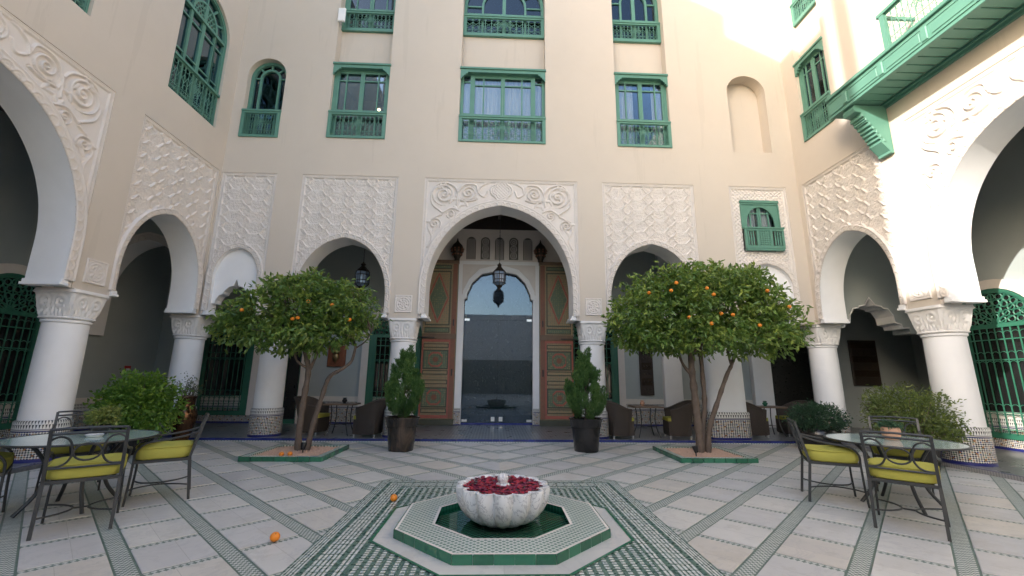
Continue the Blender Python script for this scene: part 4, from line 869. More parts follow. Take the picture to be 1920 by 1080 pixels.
# ------------------------------------------------------------------ entrance
YD = 13.4
op = [(-1.08, .10), (-1.08, 3.86), (-1.0, 3.90), (-1.0, 4.02), (-.84, 4.40), (-.56, 4.68), (0, 4.80), (.56, 4.68), (.84, 4.40), (1.0, 4.02), (1.0, 3.90), (1.08, 3.86), (1.08, .10)]
pt = thing('door_portal', 'white plaster portal framing the tall glass entrance door', 'door frame', (.07, YD, 0))
m = MB(); m.prism([(1.28, .07), (1.28, 5.12), (-1.28, 5.12), (-1.28, .07)]+op[:1]+op[1:], -.14, .06); m.build('frame', 'white', pt)
m = MB(); i2 = op[1:-1]; o2 = [(x*1.13, z+(.10 if z > 3.88 else 0)) for x, z in i2]; m.ring(o2, i2, -.19, -.139); m.build('lobed_arch', 'white', pt)
for s in (-1, 1):
    m = MB(); m.prism([(s*1.16, 4.0), (s*1.16, 5.0), (s*.05, 5.0), (s*.62, 4.86), (s*.95, 4.52)], -.155, -.141); m.build('spandrel_panel', 'stucco', pt)
    m = MB(); x0, x1 = sorted((s*1.285, s*1.09)); m.add([(x0, -.15, .07), (x1, -.15, .07), (x1, -.15, .56), (x0, -.15, .56)], [(0, 1, 2, 3)], [(0, .02), (.2, .02), (.2, .6), (0, .6)]); m.build('tiled_foot', 'dado', pt)
m = MB(); m.box(-2.4, 2.4, -.06, .06, 5.12, 6.22); m.build('lintel', 'stucco', pt)
m = MB(); m.box(-2.4, -1.281, -.02, .06, .07, 5.12); m.box(1.281, 2.4, -.02, .06, .07, 5.12); m.build('side_wall', 'grey', pt)
for k in range(5):
    x = -.92+.46*k; n = 12; a = .15
    ol = lambda a, b=0: [(x+a, 5.20-b)]+[(x+a*math.cos(PI*i/n), 5.80+a*math.sin(PI*i/n)) for i in range(n+1)]+[(x-a, 5.20-b)]
    m = MB(); m.ring(ol(.20), ol(.15), -.09, -.055); fr = m.build('fretwork_window', 'stucco', pt); m = MB(); m.prism(ol(.15)[::-1], -.066, -.06); m.build('stained_glass', 'lead', fr)
    m = MB()
    if k % 2:
        for z in (5.33, 5.56, 5.79): m.tube([(x+.10*math.cos(2*PI*q/12), -.07, z+.10*math.sin(2*PI*q/12)) for q in range(12)], .012, 4, True); m.tube([(x+.04*math.cos(2*PI*q/8), -.07, z+.04*math.sin(2*PI*q/8)) for q in range(8)], .010, 4, True)
    else:
        for i in range(8):
            for j in (-1, 0, 1): m.tube([(x+j*.085+.035*math.cos(2*PI*q/6), -.07, 5.25+.085*i+.035*math.sin(2*PI*q/6)) for q in range(6)], .008, 4, True)
    m.build('tracery', 'stucco', fr)
m = MB(); m.box(-2.4, 2.4, -.10, -.061, 6.22, 6.69); m.build('carved_frieze', 'carvewood', pt)
gd = thing('glass_door', 'tall glass double door reflecting blue sky under the central arch', 'door', (.07, YD, 0))
for x0, x1 in ((-1.079, -.003), (.003, 1.079)): m = MB(); m.box(x0, x1, .012, .024, .13, 3.23); m.build('pane', 'doorglass', gd)
m = MB(); m.prism([(-1.079, 3.24), (-1.079, 3.86), *op[2:-2], (1.079, 3.86), (1.079, 3.24)][::-1], .012, .024); m.build('fan_pane', 'doorglass', gd)
for x, z in ((-.98, 3.24), (.98, 3.24), (-.98, .19), (.98, .19)): m = MB(); m.cbox(x-.08, x+.08, -.004, .03, z-.035, z+.035, .004); m.build('clip', 'silver', gd)
for x in (-.12, .12): m = MB(); m.cbox(x-.055, x+.055, .004, .03, .17, .30, .004); m.build('lock_plate', 'silver', gd)
m = MB(); m.box(-1.08, 1.08, -.02, .10, .071, .128); m.build('threshold', 'bluetile', gd)
m = MB(); m.quad((-3, .6, .05), (3, .6, .05), (3, 6, .05), (-3, 6, .05)); m.quad((-3, 6, 0), (3, 6, 0), (3, 6, 5), (-3, 6, 5)); m.quad((-3, .1, 0), (-3, 6, 0), (-3, 6, 5), (-3, .1, 5)); m.quad((3, .1, 0), (3, .1, 5), (3, 6, 5), (3, 6, 0)); m.quad((-3, .1, 5), (-3, 6, 5), (3, 6, 5), (3, .1, 5)); m.quad((-3, .1, .05), (3, .1, .05), (3, .6, .05), (-3, .6, .05))
lo = thing('lobby', 'dim lobby room behind the glass entrance door', 'room', (.07, YD, 0)); m.build('room_shell', 'lobby', lo)
# painted door leaves
def door_leaf(x0, x1, side, label):
    """side = +1 when the hinge post is on the x1 edge"""
    t = thing('painted_door_leaf', label, 'door', ((x0+x1)/2, 13.16, 0)); W = x1-x0; h = W/2
    m = MB(); m.cbox(-h, h, 0, .09, .24, 5.0, .006); m.build('board', 'paint_tan', t)
    a, b = (-h+.06, h-.21) if side > 0 else (-h+.21, h-.06); c = (a+b)/2; w = (b-a)/2
    def panel(z0, z1, mat, fr='dooredge', e=.035, nm='panel'):
        m = MB(); m.box(a, b, -.014, -.001, z0, z0+e); m.box(a, b, -.014, -.001, z1-e, z1); m.box(a, a+e, -.014, -.001, z0+e, z1-e); m.box(b-e, b, -.014, -.001, z0+e, z1-e); p = m.build(nm, fr, t)
        m = MB(); m.box(a+e, b-e, -.006, -.0005, z0+e, z1-e); m.build('painting', mat, p); return p
    def diamond(z0, z1, wd, k=.045):
        zc = (z0+z1)/2; q = [(c, z0), (c+wd, zc), (c, z1), (c-wd, zc)]; m = MB()
        for i in range(4):
            p0, p1 = q[i], q[(i+1) % 4]; n = 7
            for j in range(n):                                               # stepped red outline
                s0, s1 = j/n, (j+1)/n; A = (p0[0]+(p1[0]-p0[0])*s0, p0[1]+(p1[1]-p0[1])*s0); B = (p0[0]+(p1[0]-p0[0])*s1, p0[1]+(p1[1]-p0[1])*s1); m.bar((A[0], -.012, A[1]), (B[0], -.012, B[1]), .012, k*(1+.35*(j % 2)))
        m.build('diamond', 'doorred', t); m = MB(); m.prism([(c, z0+.10), (c+wd*.82, zc), (c, z1-.10), (c-wd*.82, zc)][::-1], -.010, -.0065); m.build('diamond_field', 'paint_green', t)
    panel(3.02, 4.74, 'paint_tan'); diamond(3.10, 4.66, w*.82, .04); panel(2.79, 2.96, 'paint_green', e=.03); panel(4.80, 4.94, 'paint_green', e=.03)
    m = MB(); m.box(-h, h, -.03, -.001, 2.60, 2.76); m.build('lock_rail', 'doorwood', t); m = MB(); m.bar((c-.3*side-.25, -.06, 2.64), (c-.3*side+.25, -.06, 2.64), .03); m.build('bolt', 'iron', t)
    m = MB(); m.box(a-.05, b+.05, -.010, -.001, 2.51, 2.585); m.box(a-.05, b+.05, -.010, -.001, .27, .36); m.box(a-.05, a-.004, -.010, -.001, .36, 2.51); m.box(b+.004, b+.05, -.010, -.001, .36, 2.51); m.build('red_border', 'doorred', t)
    for z in (2.33, 1.53, 1.25, .42): panel(z, z+.13, 'paint_tan', e=.025)
    for z in (1.69, .58):
        panel(z, z+.58, 'paint_green'); zc = z+.29; m = MB(); q = [(-.10, -.20), (.10, -.20), (.20, -.10), (.20, .10), (.10, .20), (-.10, .20), (-.20, .10), (-.20, -.10)]
        for i in range(8): p0, p1 = q[i], q[(i+1) % 8]; m.bar((c+p0[0], -.016, zc+p0[1]), (c+p1[0], -.016, zc+p1[1]), .012, .05)
        m.build('red_star', 'doorred', t); m = MB(); m.prism([(c+.11*math.cos(i*PI/8)*(1 if i % 2 else .6), zc+.11*math.sin(i*PI/8)*(1 if i % 2 else .6)) for i in range(16)], -.016, -.0065); m.build('centre_star', 'paint_red', t)
    xo = (h-.16, h-.02) if side > 0 else (-h+.02, -h+.16); m = MB(); m.box(*xo, -.02, -.001, .26, 4.98)
    m.build('hinge_post', 'paint_red', t); m = MB(); m.box(-h-.01, h+.01, -.03, .10, .075, .239); m.build('kick_board', 'dooredge', t); m = MB(); m.box(-h-.02, h+.02, -.03, .10, 5.001, 5.10); m.build('top_rail', 'doorwood', t)
    for s in (3.0, 1.5): m = MB(); m.tube([(xo[0]+.07, -.04, s), (xo[0]+.07, -.04, s+.2)], .02, 8); m.build('hinge', 'iron', t)
door_leaf(-2.25, -1.22, 1, 'painted wooden door leaf left of the glass entrance'); door_leaf(1.36, 2.39, -1, 'painted wooden door leaf right of the glass entrance')
# ------------------------------------------------------------------ lanterns
def lantern(x, y, zb, H, label, zc=6.69):
    t = thing('hanging_lantern', label, 'lantern', (x, y, zb)); s = H/.85
    m = MB(); m.lathe([(0.012, -.04), (.03, 0), (.05, .05), (.09, .09), (.10, .12)], 8); m.lathe([(.19, .56), (.17, .60), (.11, .66), (.06, .72), (.06, .76), (.08, .78), (.03, .82), (.012, .86)], 8)
    rb = lambda z, r: [(r*math.cos(2*PI*k/8), r*math.sin(2*PI*k/8), z) for k in range(8)]
    for z, r in ((.12, .10), (.20, .20), (.30, .205), (.46, .205), (.56, .19)): m.tube(rb(z, r), .010, 4, True)
    for k in range(8):
        c, q = math.cos(2*PI*k/8), math.sin(2*PI*k/8); m.tube([(.10*c, .10*q, .12), (.20*c, .20*q, .20), (.205*c, .205*q, .46), (.19*c, .19*q, .56)], .009, 4)
        c2, q2 = math.cos(2*PI*(k+.5)/8), math.sin(2*PI*(k+.5)/8); m.tube([(.185*c2, .185*q2, .20), (.19*c2, .19*q2, .46)], .006, 4)
    m.v = [(a*s, b*s, c*s) for a, b, c in m.v]; m.build('cage', 'bronze', t)
    m = MB(); m.lathe([(.095, .12), (.185, .20), (.19, .46), (.175, .56)], 8); m.v = [(a*s, b*s, c*s) for a, b, c in m.v]; m.build('glass', 'lglass', t)
    m = MB(); n = int((zc-zb-H)/.07)
    for k in range(n): z = H+.0+.07*k; m.tube([(.014*math.cos(2*PI*q/6)*(k % 2), .014*math.cos(2*PI*q/6)*(1-k % 2), z+.035+.045*math.sin(2*PI*q/6)) for q in range(6)], .005, 4, True)
    m.build('chain', 'iron', t)
lantern(.07, 11.9, 3.92, .78, 'octagonal metal lantern hanging before the glass door'); lantern(-3.80, 11.9, 3.80, .84, 'octagonal metal lantern hanging inside the arch above the left orange tree')
for x, lb in ((-1.27, 'bronze pierced wall lamp above the left painted door leaf'), (1.38, 'bronze pierced wall lamp above the right painted door leaf')):
    t = thing('wall_lamp', lb, 'wall lamp', (x, 13.08, 5.06))
    m = MB(); m.lathe([(.07, .0), (.09, .02), (.08, .06), (.11, .12), (.17, .26), (.20, .40), (.185, .43)], 10); m.build('bowl', 'bronze', t, True); m = MB(); m.lathe([(.19, .43), (.15, .52), (.07, .60), (.03, .66), (.015, .74)], 10); m.build('cap', 'bronze', t, True)
    m = MB()
    for z, r in ((.20, .145), (.31, .185), (.38, .20)):
        for k in range(10): a = 2*PI*k/10; m.ball((r*math.cos(a), r*math.sin(a), z), .028, 6, 4)
    m.build('studs', 'redwood', t)
# ------------------------------------------------------------------ fountain
FX, FY = .10, 4.72
m = MB(); m.box(-1.665, 1.665, -1.86, 1.86, 0, .0105); su = m.build('fountain_paving', 'surround', None, False, (FX, FY, 0)); struct(su, 'green and white mosaic square around the fountain')
def octo(r): return [(r/math.cos(PI/8)*math.cos(PI/8+k*PI/4), r/math.cos(PI/8)*math.sin(PI/8+k*PI/4)) for k in range(8)]
def oct_ring(m, ro, ri, z): a, b = octo(ro), octo(ri); m.add([(*p, z) for p in a]+[(*p, z) for p in b], [(k, (k+1) % 8, 8+(k+1) % 8, 8+k) for k in range(8)]); return m
ft = thing('fountain', 'octagonal green tiled fountain basin with a scalloped white marble bowl', 'fountain', (FX, FY, 0))
m = MB(); oct_ring(m, 1.17, .98, .0145); m.build('marble_border', 'marble', ft)
m = MB(); oct_ring(m, 1.195, 1.168, .0185); m.build('border_line', 'greentile', ft)
m = MB(); oct_ring(m, .985, .66, .086); a, b = octo(.985), octo(.66)
m.add([(*p, .012) for p in a]+[(*p, .085) for p in a], [(k, (k+1) % 8, 8+(k+1) % 8, 8+k) for k in range(8)]); m.build('kerb', 'checker', ft)
m = MB(); oct_ring(m, .99, .965, .089); oct_ring(m, .672, .645, .089); m.build('kerb_edging', 'stucco', ft)
for k in range(8):                                                           # glazed tiles on the outer face
    p, q = Vector((*octo(1.0)[k], 0)), Vector((*octo(1.0)[(k+1) % 8], 0)); n = 5; d = (q-p)/n; ang = math.atan2(d.y, d.x)
    tm = shared('kerbtile', lambda: (lambda mm: mm.mesh('glazed_tile', 'greentile'))(MB().add([(-.081, .0, .013), (.081, .0, .013), (.081, .0, .083), (-.081, .0, .083), (-.079, -.0, .086), (.079, -.0, .086), (.079, .03, .0875), (-.079, .03, .0875)], [(0, 1, 2, 3)[::-1], (3, 2, 5, 4)[::-1], (4, 5, 6, 7)[::-1]])))
    for i in range(n): c = p+d*(i+.5); link('glazed_tile', tm, ft, (c.x, c.y, 0), ang)
m = MB(); a = octo(.66); m.add([(*p, .088) for p in a]+[(*p, .008+.005) for p in a], [(k, 8+k, 8+(k+1) % 8, (k+1) % 8) for k in range(8)]+[tuple(range(8, 16))]); m.build('pool_lining', 'pool', ft)
m = MB(); m.add([(*p, .045) for p in octo(.658)], [tuple(range(8))])
g = NG('clear_pool_water'); t_ = g.n('ShaderNodeBsdfTransparent'); t_.inputs[0].default_value = (.75, .9, .85, 1); gl = g.n('ShaderNodeBsdfGlossy'); gl.inputs['Roughness'].default_value = .03; fr_ = g.n('ShaderNodeFresnel'); fr_.inputs[0].default_value = 1.33
mx = g.n('ShaderNodeMixShader'); g.t.links.new(fr_.outputs[0], mx.inputs[0]); g.t.links.new(t_.outputs[0], mx.inputs[1]); g.t.links.new(gl.outputs[0], mx.inputs[2]); g.t.links.new(mx.outputs[0], g.out.inputs[0]); MT['clearwater'] = g.m
m.build('water', 'clearwater', ft)
prof = [(.10, .015), (.20, .02), (.30, .045), (.385, .085), (.445, .14), (.485, .20), (.505, .26), (.51, .315), (.505, .327), (.47, .33), (.455, .322), (.44, .30), (.05, .285), (.001, .285)]
prof = [(r*.95, z*1.17) for r, z in prof]
LOB = 14
def fmod(t, i, r):
    z = prof[i][1]; a = (t*LOB/(2*PI)) % 1-.5
    if i in (12, 13): return r
    amp = .20 if i < 8 else .15
    lobe = abs(math.cos(PI*a))**.6; rib = .034*math.exp(-((abs(a)-.5)/.035)**2) if i < 8 else 0
    return r*(1-amp+amp*lobe)+rib*r/.5
m = MB(); m.lathe(prof, LOB*20, mod=fmod); m.build('marble_bowl', 'fmarble', ft, True)
m = MB(); m.lathe([(.075, .345), (.078, .375), (.07, .385), (.045, .39), (.045, .40), (.056, .42), (.058, .44), (.05, .465), (.028, .483), (.001, .488)], 24); m.build('spout_knob', 'fmarble', ft, True)
m = MB(); m.lathe([(.437, .362), (.001, .362)], 64, mod=lambda t, i, r: r*(1-.15+.15*abs(math.cos(t*LOB/2))) if i == 0 else r); m.build('bowl_water', 'clearwater', ft)
pv, pf, pm_ = [], [], []
rs = random.Random(3)
def petals(name, n, mat, seed):
    rs = random.Random(seed); m = MB()
    for k in range(n):
        r = .42*math.sqrt(rs.random()); t = rs.random()*2*PI; r *= (.86+.14*abs(math.cos(t*LOB/2)))
        if r < .07: continue
        x, y, z = r*math.cos(t), r*math.sin(t), .368+rs.random()*.012; a = rs.random()*2*PI; s = .014+rs.random()*.016; tilt = rs.uniform(-.35, .35); ca, sa = math.cos(a), math.sin(a)
        q = [(-1, 0, .0), (-.45, -.75, .25), (.5, -.7, .3), (1, 0, .1), (.5, .7, .3), (-.45, .75, .25), (0, 0, -.1)]
        P = [(x+s*(u*ca-v*sa), y+s*(u*sa+v*ca), z+s*(w*.7+tilt*u)) for u, v, w in q]; m.add(P, [(i, (i+1) % 6, 6) for i in range(6)])
    return m.build(name, mat, pet)
pet = thing('rose_petals', 'crimson rose petals floating in the marble fountain bowl', 'petals', (FX, FY, 0)); pet['kind'] = 'stuff'
petals('petals', 430, 'petal', 4); petals('dark_petals', 430, 'petal2', 9)
# ------------------------------------------------------------------ foliage helper
def leaf_mesh(name, C, D, S, tone, mat, fold=.25, asp=.45):
    """pointed leaves: C centres, D directions, S lengths"""
    n = len(C); D = D/np.linalg.norm(D, axis=1)[:, None]; up = RNG.normal(size=(n, 3)); up[:, 2] += .9; side = np.cross(D, up); side /= np.linalg.norm(side, axis=1)[:, None]+1e-9; nr = np.cross(side, D)
    S = S[:, None]; A = C; T = C+D*S; Mid = C+D*S*.48-nr*S*.06; L = C+D*S*.42+side*S*asp*.5+nr*S*fold*.3; R = C+D*S*.42-side*S*asp*.5+nr*S*fold*.3
    L2 = C+D*S*.75+side*S*asp*.33+nr*S*fold*.12-nr*S*.05; R2 = C+D*S*.75-side*S*asp*.33+nr*S*fold*.12-nr*S*.05
    V = np.stack([A, L, L2, T, R2, R, Mid], 1).reshape(-1, 3); b = np.arange(n)[:, None]*7
    F_ = np.concatenate([b+np.array([[0, 6, 1, 1]]), b+np.array([[1, 6, 3, 2]]), b+np.array([[0, 5, 6, 6]]), b+np.array([[5, 4, 3, 6]])], 0)
    Fl = [tuple(dict.fromkeys(q)) for q in F_.tolist()]; return np_mesh(name, V, Fl, mat, False, np.tile(tone, 4))
def crown_points(blobs, n, shell=.55):
    """points spread through a set of ellipsoids, biased to the outside"""
    w = np.array([b[3]*b[4]*b[5] for b in blobs])**(2/3); k = RNG.choice(len(blobs), n, p=w/w.sum()); B = np.array(blobs)[k]
    d = RNG.normal(size=(n, 3)); d /= np.linalg.norm(d, axis=1)[:, None]; r = shell+(1-shell)*RNG.random(n)**.6; r = np.where(RNG.random(n) < .22, RNG.random(n)**.5, r); r *= 1+.08*RNG.normal(size=n)
    return B[:, :3]+d*r[:, None]*B[:, 3:6], d
def orange_tree(x, y, label, trunks, blobs, nleaf, fruits, seed):
    global RNG
    RNG = np.random.default_rng(seed); t = thing('orange_tree', label, 'tree', (x, y, 0), group='orange trees in the courtyard')
    for pts, r0, r1 in trunks:
        P = catmull(pts, 6); n = len(P); m = MB(); rr = [.86*(r0+(r1-r0)*i/(n-1)) for i in range(n)]; rr = [a*(1+.10*math.sin(i*1.7+r0*40)+.06*math.sin(i*4.1)) for i, a in enumerate(rr)]; m.tube(P, rr, 9); m.build('trunk' if r0 > .035 else 'limb', 'bark', t, True)
    # twigs under the crown
    m = MB(); base = [tr[0][-1] for tr in trunks]; CP, d = crown_points(blobs, 60, .3)
    for p in CP:
        b = min(base, key=lambda q: sum((a-c)**2 for a, c in zip(p, q))); mid = [(a+c)/2+random.uniform(-.08, .08) for a, c in zip(p, b)]; m.tube([b, mid, tuple(p)], [.014, .009, .004], 4)
    m.build('twigs', 'bark', t)
    # clusters of leaves
    nc = nleaf//11; CP, d = crown_points(blobs, nc, .62); C = np.repeat(CP, 11, 0)+RNG.normal(size=(nc*11, 3))*np.array([.075, .075, .05]); D = np.repeat(d, 11, 0)*.5+RNG.normal(size=(nc*11, 3))*.7; D[:, 2] -= .30
    S = RNG.uniform(.085, .145, nc*11); cl = np.repeat(RNG.random(nc), 11); tone = np.clip(.30+.48*cl+RNG.normal(size=nc*11)*.17, 0, 1); tone = np.where(RNG.random(nc*11) < .035, 1.0, tone)
    link('crown', leaf_mesh('crown', C, D, S, tone, 'leaf_orange'), t)
    # light sprigs on the top
    sp = RNG.choice(nc, 46, False); m = MB(); cs, ds = [], []
    for i in sp:
        p = CP[i]
        if p[2] < np.mean(CP[:, 2]): continue
        h = RNG.uniform(.10, .26); e = p+np.array([RNG.uniform(-.06, .06), RNG.uniform(-.06, .06), h]); m.tube([tuple(p), tuple(e)], .005, 4)
        for q in range(9): cs.append(p+(e-p)*(.3+.7*q/8)); ds.append(np.array([math.cos(q*2.4), math.sin(q*2.4), .5]))
    if cs: m.build('shoot', 'stalk', t); link('young_leaves', leaf_mesh('young_leaves', np.array(cs), np.array(ds), RNG.uniform(.05, .09, len(cs)), RNG.uniform(.55, 1, len(cs)), 'leaf_orange'), t)
    fm = shared('fruit', lambda: (lambda q: q.mesh('orange', 'orange', True))(MB().ball((0, 0, 0), .037, 14, 10, .95)))
    for (fx, fy, fz) in fruits:                                             # seat each fruit on the face of the crown
        ys = [b_[1]-b_[4]*.98*math.sqrt(1-((fx-b_[0])/b_[3])**2-((fz-b_[2])/b_[5])**2) for b_ in blobs if ((fx-b_[0])/b_[3])**2+((fz-b_[2])/b_[5])**2 < 1]; yy = min(ys) if ys else -.25
        k = (y+yy)/(y+fy); link('orange', fm, t, ((x+fx)*k-x, yy, CH+(fz-CH)*k))
    return t
# tree local frames: x right, y away from the camera, z up
TL = (-3.66, 8.72); TR = (4.12, 8.72)
orange_tree(*TL, 'orange tree with two slim trunks and a lopsided crown, left of the entrance',
    [([(-.06, 0, 0), (-.07, 0, .5), (-.05, 0, 1.0), (-.02, 0, 1.55), (-.10, 0, 1.85), (-.18, .02, 2.25)], .075, .05), ([(.10, .03, 0), (.15, .03, .45), (.28, 0, 1.0), (.40, -.02, 1.42), (.62, -.03, 1.58), (.80, 0, 1.75), (.86, .0, 2.05)], .065, .028),
     ([(-.03, 0, 1.50), (.08, -.02, 1.75), (.18, 0, 2.15)], .045, .025), ([(-.05, 0, 1.60), (-.25, -.05, 1.75), (-.32, -.05, 2.0), (-.30, 0, 2.25)], .030, .020), ([(.86, 0, 2.0), (1.05, 0, 2.15), (1.15, 0, 2.35)], .018, .012)],
    [(-1.2, 0, 2.55, .65, .65, .42), (-.7, -.05, 2.7, .7, .75, .55), (-.15, -.1, 2.85, .75, .8, .60), (.4, 0, 2.75, .65, .7, .50), (.8, 0, 2.62, .45, .55, .40), (-.5, -.3, 2.2, .85, .6, .30), (.1, -.2, 2.25, .6, .6, .32), (-.25, 0, 3.3, .40, .4, .28), (-.75, 0, 3.15, .4, .4, .25), (-1.35, -.1, 2.35, .5, .45, .28), (.6, 0, 3.15, .35, .4, .22), (.55, -.1, 2.3, .4, .4, .25)],
    9000, [(.62, -.8, 2.74), (.96, -.8, 2.47), (-.07, -.8, 2.47), (.02, -.8, 2.49), (.18, -.8, 2.8), (-1.0, -.8, 2.62)], 11)
orange_tree(*TR, 'orange tree with three trunks and a broad clipped crown, right of the entrance',
    [([(-.05, 0, 0), (-.06, .01, .6), (-.09, 0, 1.2), (-.11, 0, 1.7), (-.08, 0, 2.1), (-.05, 0, 2.35)], .095, .06), ([(.06, .05, 0), (.05, .06, .5), (.12, .05, .9), (.13, .05, 1.5), (.12, .05, 2.2)], .07, .045), ([(.09, -.02, 0), (.14, -.03, .5), (.36, -.04, 1.05), (.58, -.05, 1.55), (.72, -.05, 1.80), (.86, -.02, 2.15)], .065, .034),
     ([(.70, -.05, 1.74), (.66, -.05, 1.95), (.70, 0, 2.25)], .03, .02), ([(-.12, 0, 1.55), (-.30, .0, 1.80), (-.40, 0, 2.2)], .045, .02), ([(-.08, 0, 2.0), (.15, -.05, 2.2), (.25, 0, 2.5)], .035, .02)],
    [(-1.05, 0, 2.75, .70, .8, .70), (-.45, -.1, 2.9, .8, .95, .85), (.35, -.1, 3.0, .85, .95, .85), (1.1, 0, 2.95, .8, .9, .80), (1.7, 0, 2.6, .62, .65, .50), (-1.3, 0, 2.5, .45, .5, .45), (0, -.35, 2.35, 1.2, .75, .40), (1.1, -.3, 2.3, .9, .6, .36), (.3, 0, 3.5, .9, .7, .36), (1.0, 0, 3.45, .75, .65, .38), (-.6, 0, 3.35, .7, .65, .36), (-.85, -.25, 2.25, .7, .5, .30)],
    17500, [(-1.27, -1.0, 3.04), (-.85, -1.0, 3.09), (-.74, -1.0, 3.24), (-.16, -1.0, 3.15), (-.04, -1.0, 3.03), (.07, -1.0, 2.67), (-.13, -1.0, 2.48), (-.54, -1.0, 2.59), (.29, -1.0, 2.65), (1.0, -1.0, 3.12), (.78, -1.0, 2.46), (1.39, -1.0, 2.82)], 23)
# ------------------------------------------------------------------ planters under the trees
def planter(x, y, hw, label, seed):
    t = thing('tree_planter', label, 'planter', (x, y, 0), group='square planters round the orange trees'); k = .085
    tm = shared('planter_tile', lambda: (lambda q: q.mesh('glazed_tile', 'greentile'))(MB().cbox(-.095, .095, -.012, .012, .004, k, .004)))
    n = round(2*hw/.195); st = 2*hw/n
    for s, rz in ((-1, 0), (1, PI)):
        for i in range(n): link('glazed_tile', tm, t, (-hw+st*(i+.5), s*hw, 0), rz); link('glazed_tile', tm, t, (-s*hw, -hw+st*(i+.5), 0), rz-PI/2)
    m = MB(); a, b = hw-.012, hw-.11
    for p in ((-a, a, -a, -b), (-a, a, b, a), (-a, -b, -b, b), (b, a, -b, b)): m.box(p[0], p[1], p[2], p[3], .004, .083)
    m.build('kerb', 'checker', t)
    sx = thing('gravel', label.replace('green tiled planter', 'pink gravel bed'), None, (x, y, 0)); sx['kind'] = 'stuff'; rs = random.Random(seed); m = MB(); m.quad((-b, -b, .05), (b, -b, .05), (b, b, .05), (-b, b, .05))
    for i in range(3000):
        px, py, r = rs.uniform(-b+.015, b-.015), rs.uniform(-b+.015, b-.015), rs.uniform(.010, .020); z = .052+.012*rs.random(); a0 = rs.random()*3
        m.add([(px+r*math.cos(a0), py+r*math.sin(a0), z), (px+r*math.cos(a0+1.6), py+r*math.sin(a0+1.6), z), (px+r*math.cos(a0+3.1), py+r*math.sin(a0+3.1), z), (px+r*math.cos(a0+4.7), py+r*math.sin(a0+4.7), z), (px+.002, py, z+r*.8)], [(0, 1, 4), (1, 2, 4), (2, 3, 4), (3, 0, 4)])
    m.build('pebbles', 'gravel', sx)
planter(-3.66, 8.62, .70, 'green tiled planter under the left orange tree', 1); planter(4.05, 8.66, .70, 'green tiled planter under the right orange tree', 2)
def spotlight(x, y, label, rz):
    t = thing('ground_spotlight', label, 'spotlight', (x, y, .055), rz); m = MB(); m.tube([(0, 0, 0), (0, 0, .07)], .012, 8); m.build('stake', 'black', t); m = MB(); m.lathe([(.035, -.05), (.045, .0), (.055, .06), (.055, .075), (.045, .07), (.04, .03)], 14)
    m.v = [(x_, y_*.9+z_*.3, .115+z_*.95-y_*.3) for x_, y_, z_ in m.v]; m.build('head', 'black', t, True)
spotlight(-3.50, 8.42, 'small black garden spotlight between the left tree trunks', 0); spotlight(3.78, 8.30, 'small black garden spotlight left of the right tree trunks', .6)
def fallen(x, y, z, label, r=.042):
    m = MB(); m.ball((0, 0, 0), r, 16, 12, .94); o = m.build('fallen_orange', 'orange', None, True, (x, y, z+r*.94)); tag(o, label, 'orange', 'oranges fallen on the ground'); m = MB(); m.lathe([(.001, .002), (.006, .001), (.004, -.003)], 6, (r*.3, -r*.5, r*.78)); m.build('stalk_end', 'stalk', o)
fallen(-1.17, 5.50, .0105, 'orange lying on the mosaic band left of the fountain'); fallen(-1.93, 4.25, .0065, 'orange lying nearest the camera on the marble paving'); fallen(-3.73, 8.10, .06, 'left of two oranges fallen on the left tree gravel'); fallen(-3.60, 8.14, .06, 'right of two oranges fallen on the left tree gravel')
# ------------------------------------------------------------------ pots and shrubs
def bush(name, label, cat, loc, blobs, n, mat, smin, smax, tbase, stems, seed, group=None, cl=9, sp=.05, asp=.5, drop=.1):
    global RNG
    RNG = np.random.default_rng(seed); t = thing(name, label, cat, loc, group=group); nc = n//cl; CP, d = crown_points(blobs, nc, .6)
    C = np.repeat(CP, cl, 0)+RNG.normal(size=(nc*cl, 3))*sp; D = np.repeat(d, cl, 0)*.7+RNG.normal(size=(nc*cl, 3))*.6; D[:, 2] += drop; S = RNG.uniform(smin, smax, nc*cl); tone = np.clip(tbase+.45*np.repeat(RNG.random(nc), cl)+RNG.normal(size=nc*cl)*.15, 0, 1)
    link('foliage', leaf_mesh('foliage', C, D, S, tone, mat, asp=asp), t); m = MB(); rs = random.Random(seed)
    for k in range(stems):
        p = CP[rs.randrange(nc)]; a = 2*PI*rs.random(); b = (.07*math.cos(a), .07*math.sin(a), 0); m.tube([b, ((b[0]+p[0])/2, (b[1]+p[1])/2, p[2]*.55), tuple(p)], [.013, .009, .004], 5)
    m.build('stems', 'bark', t); return t
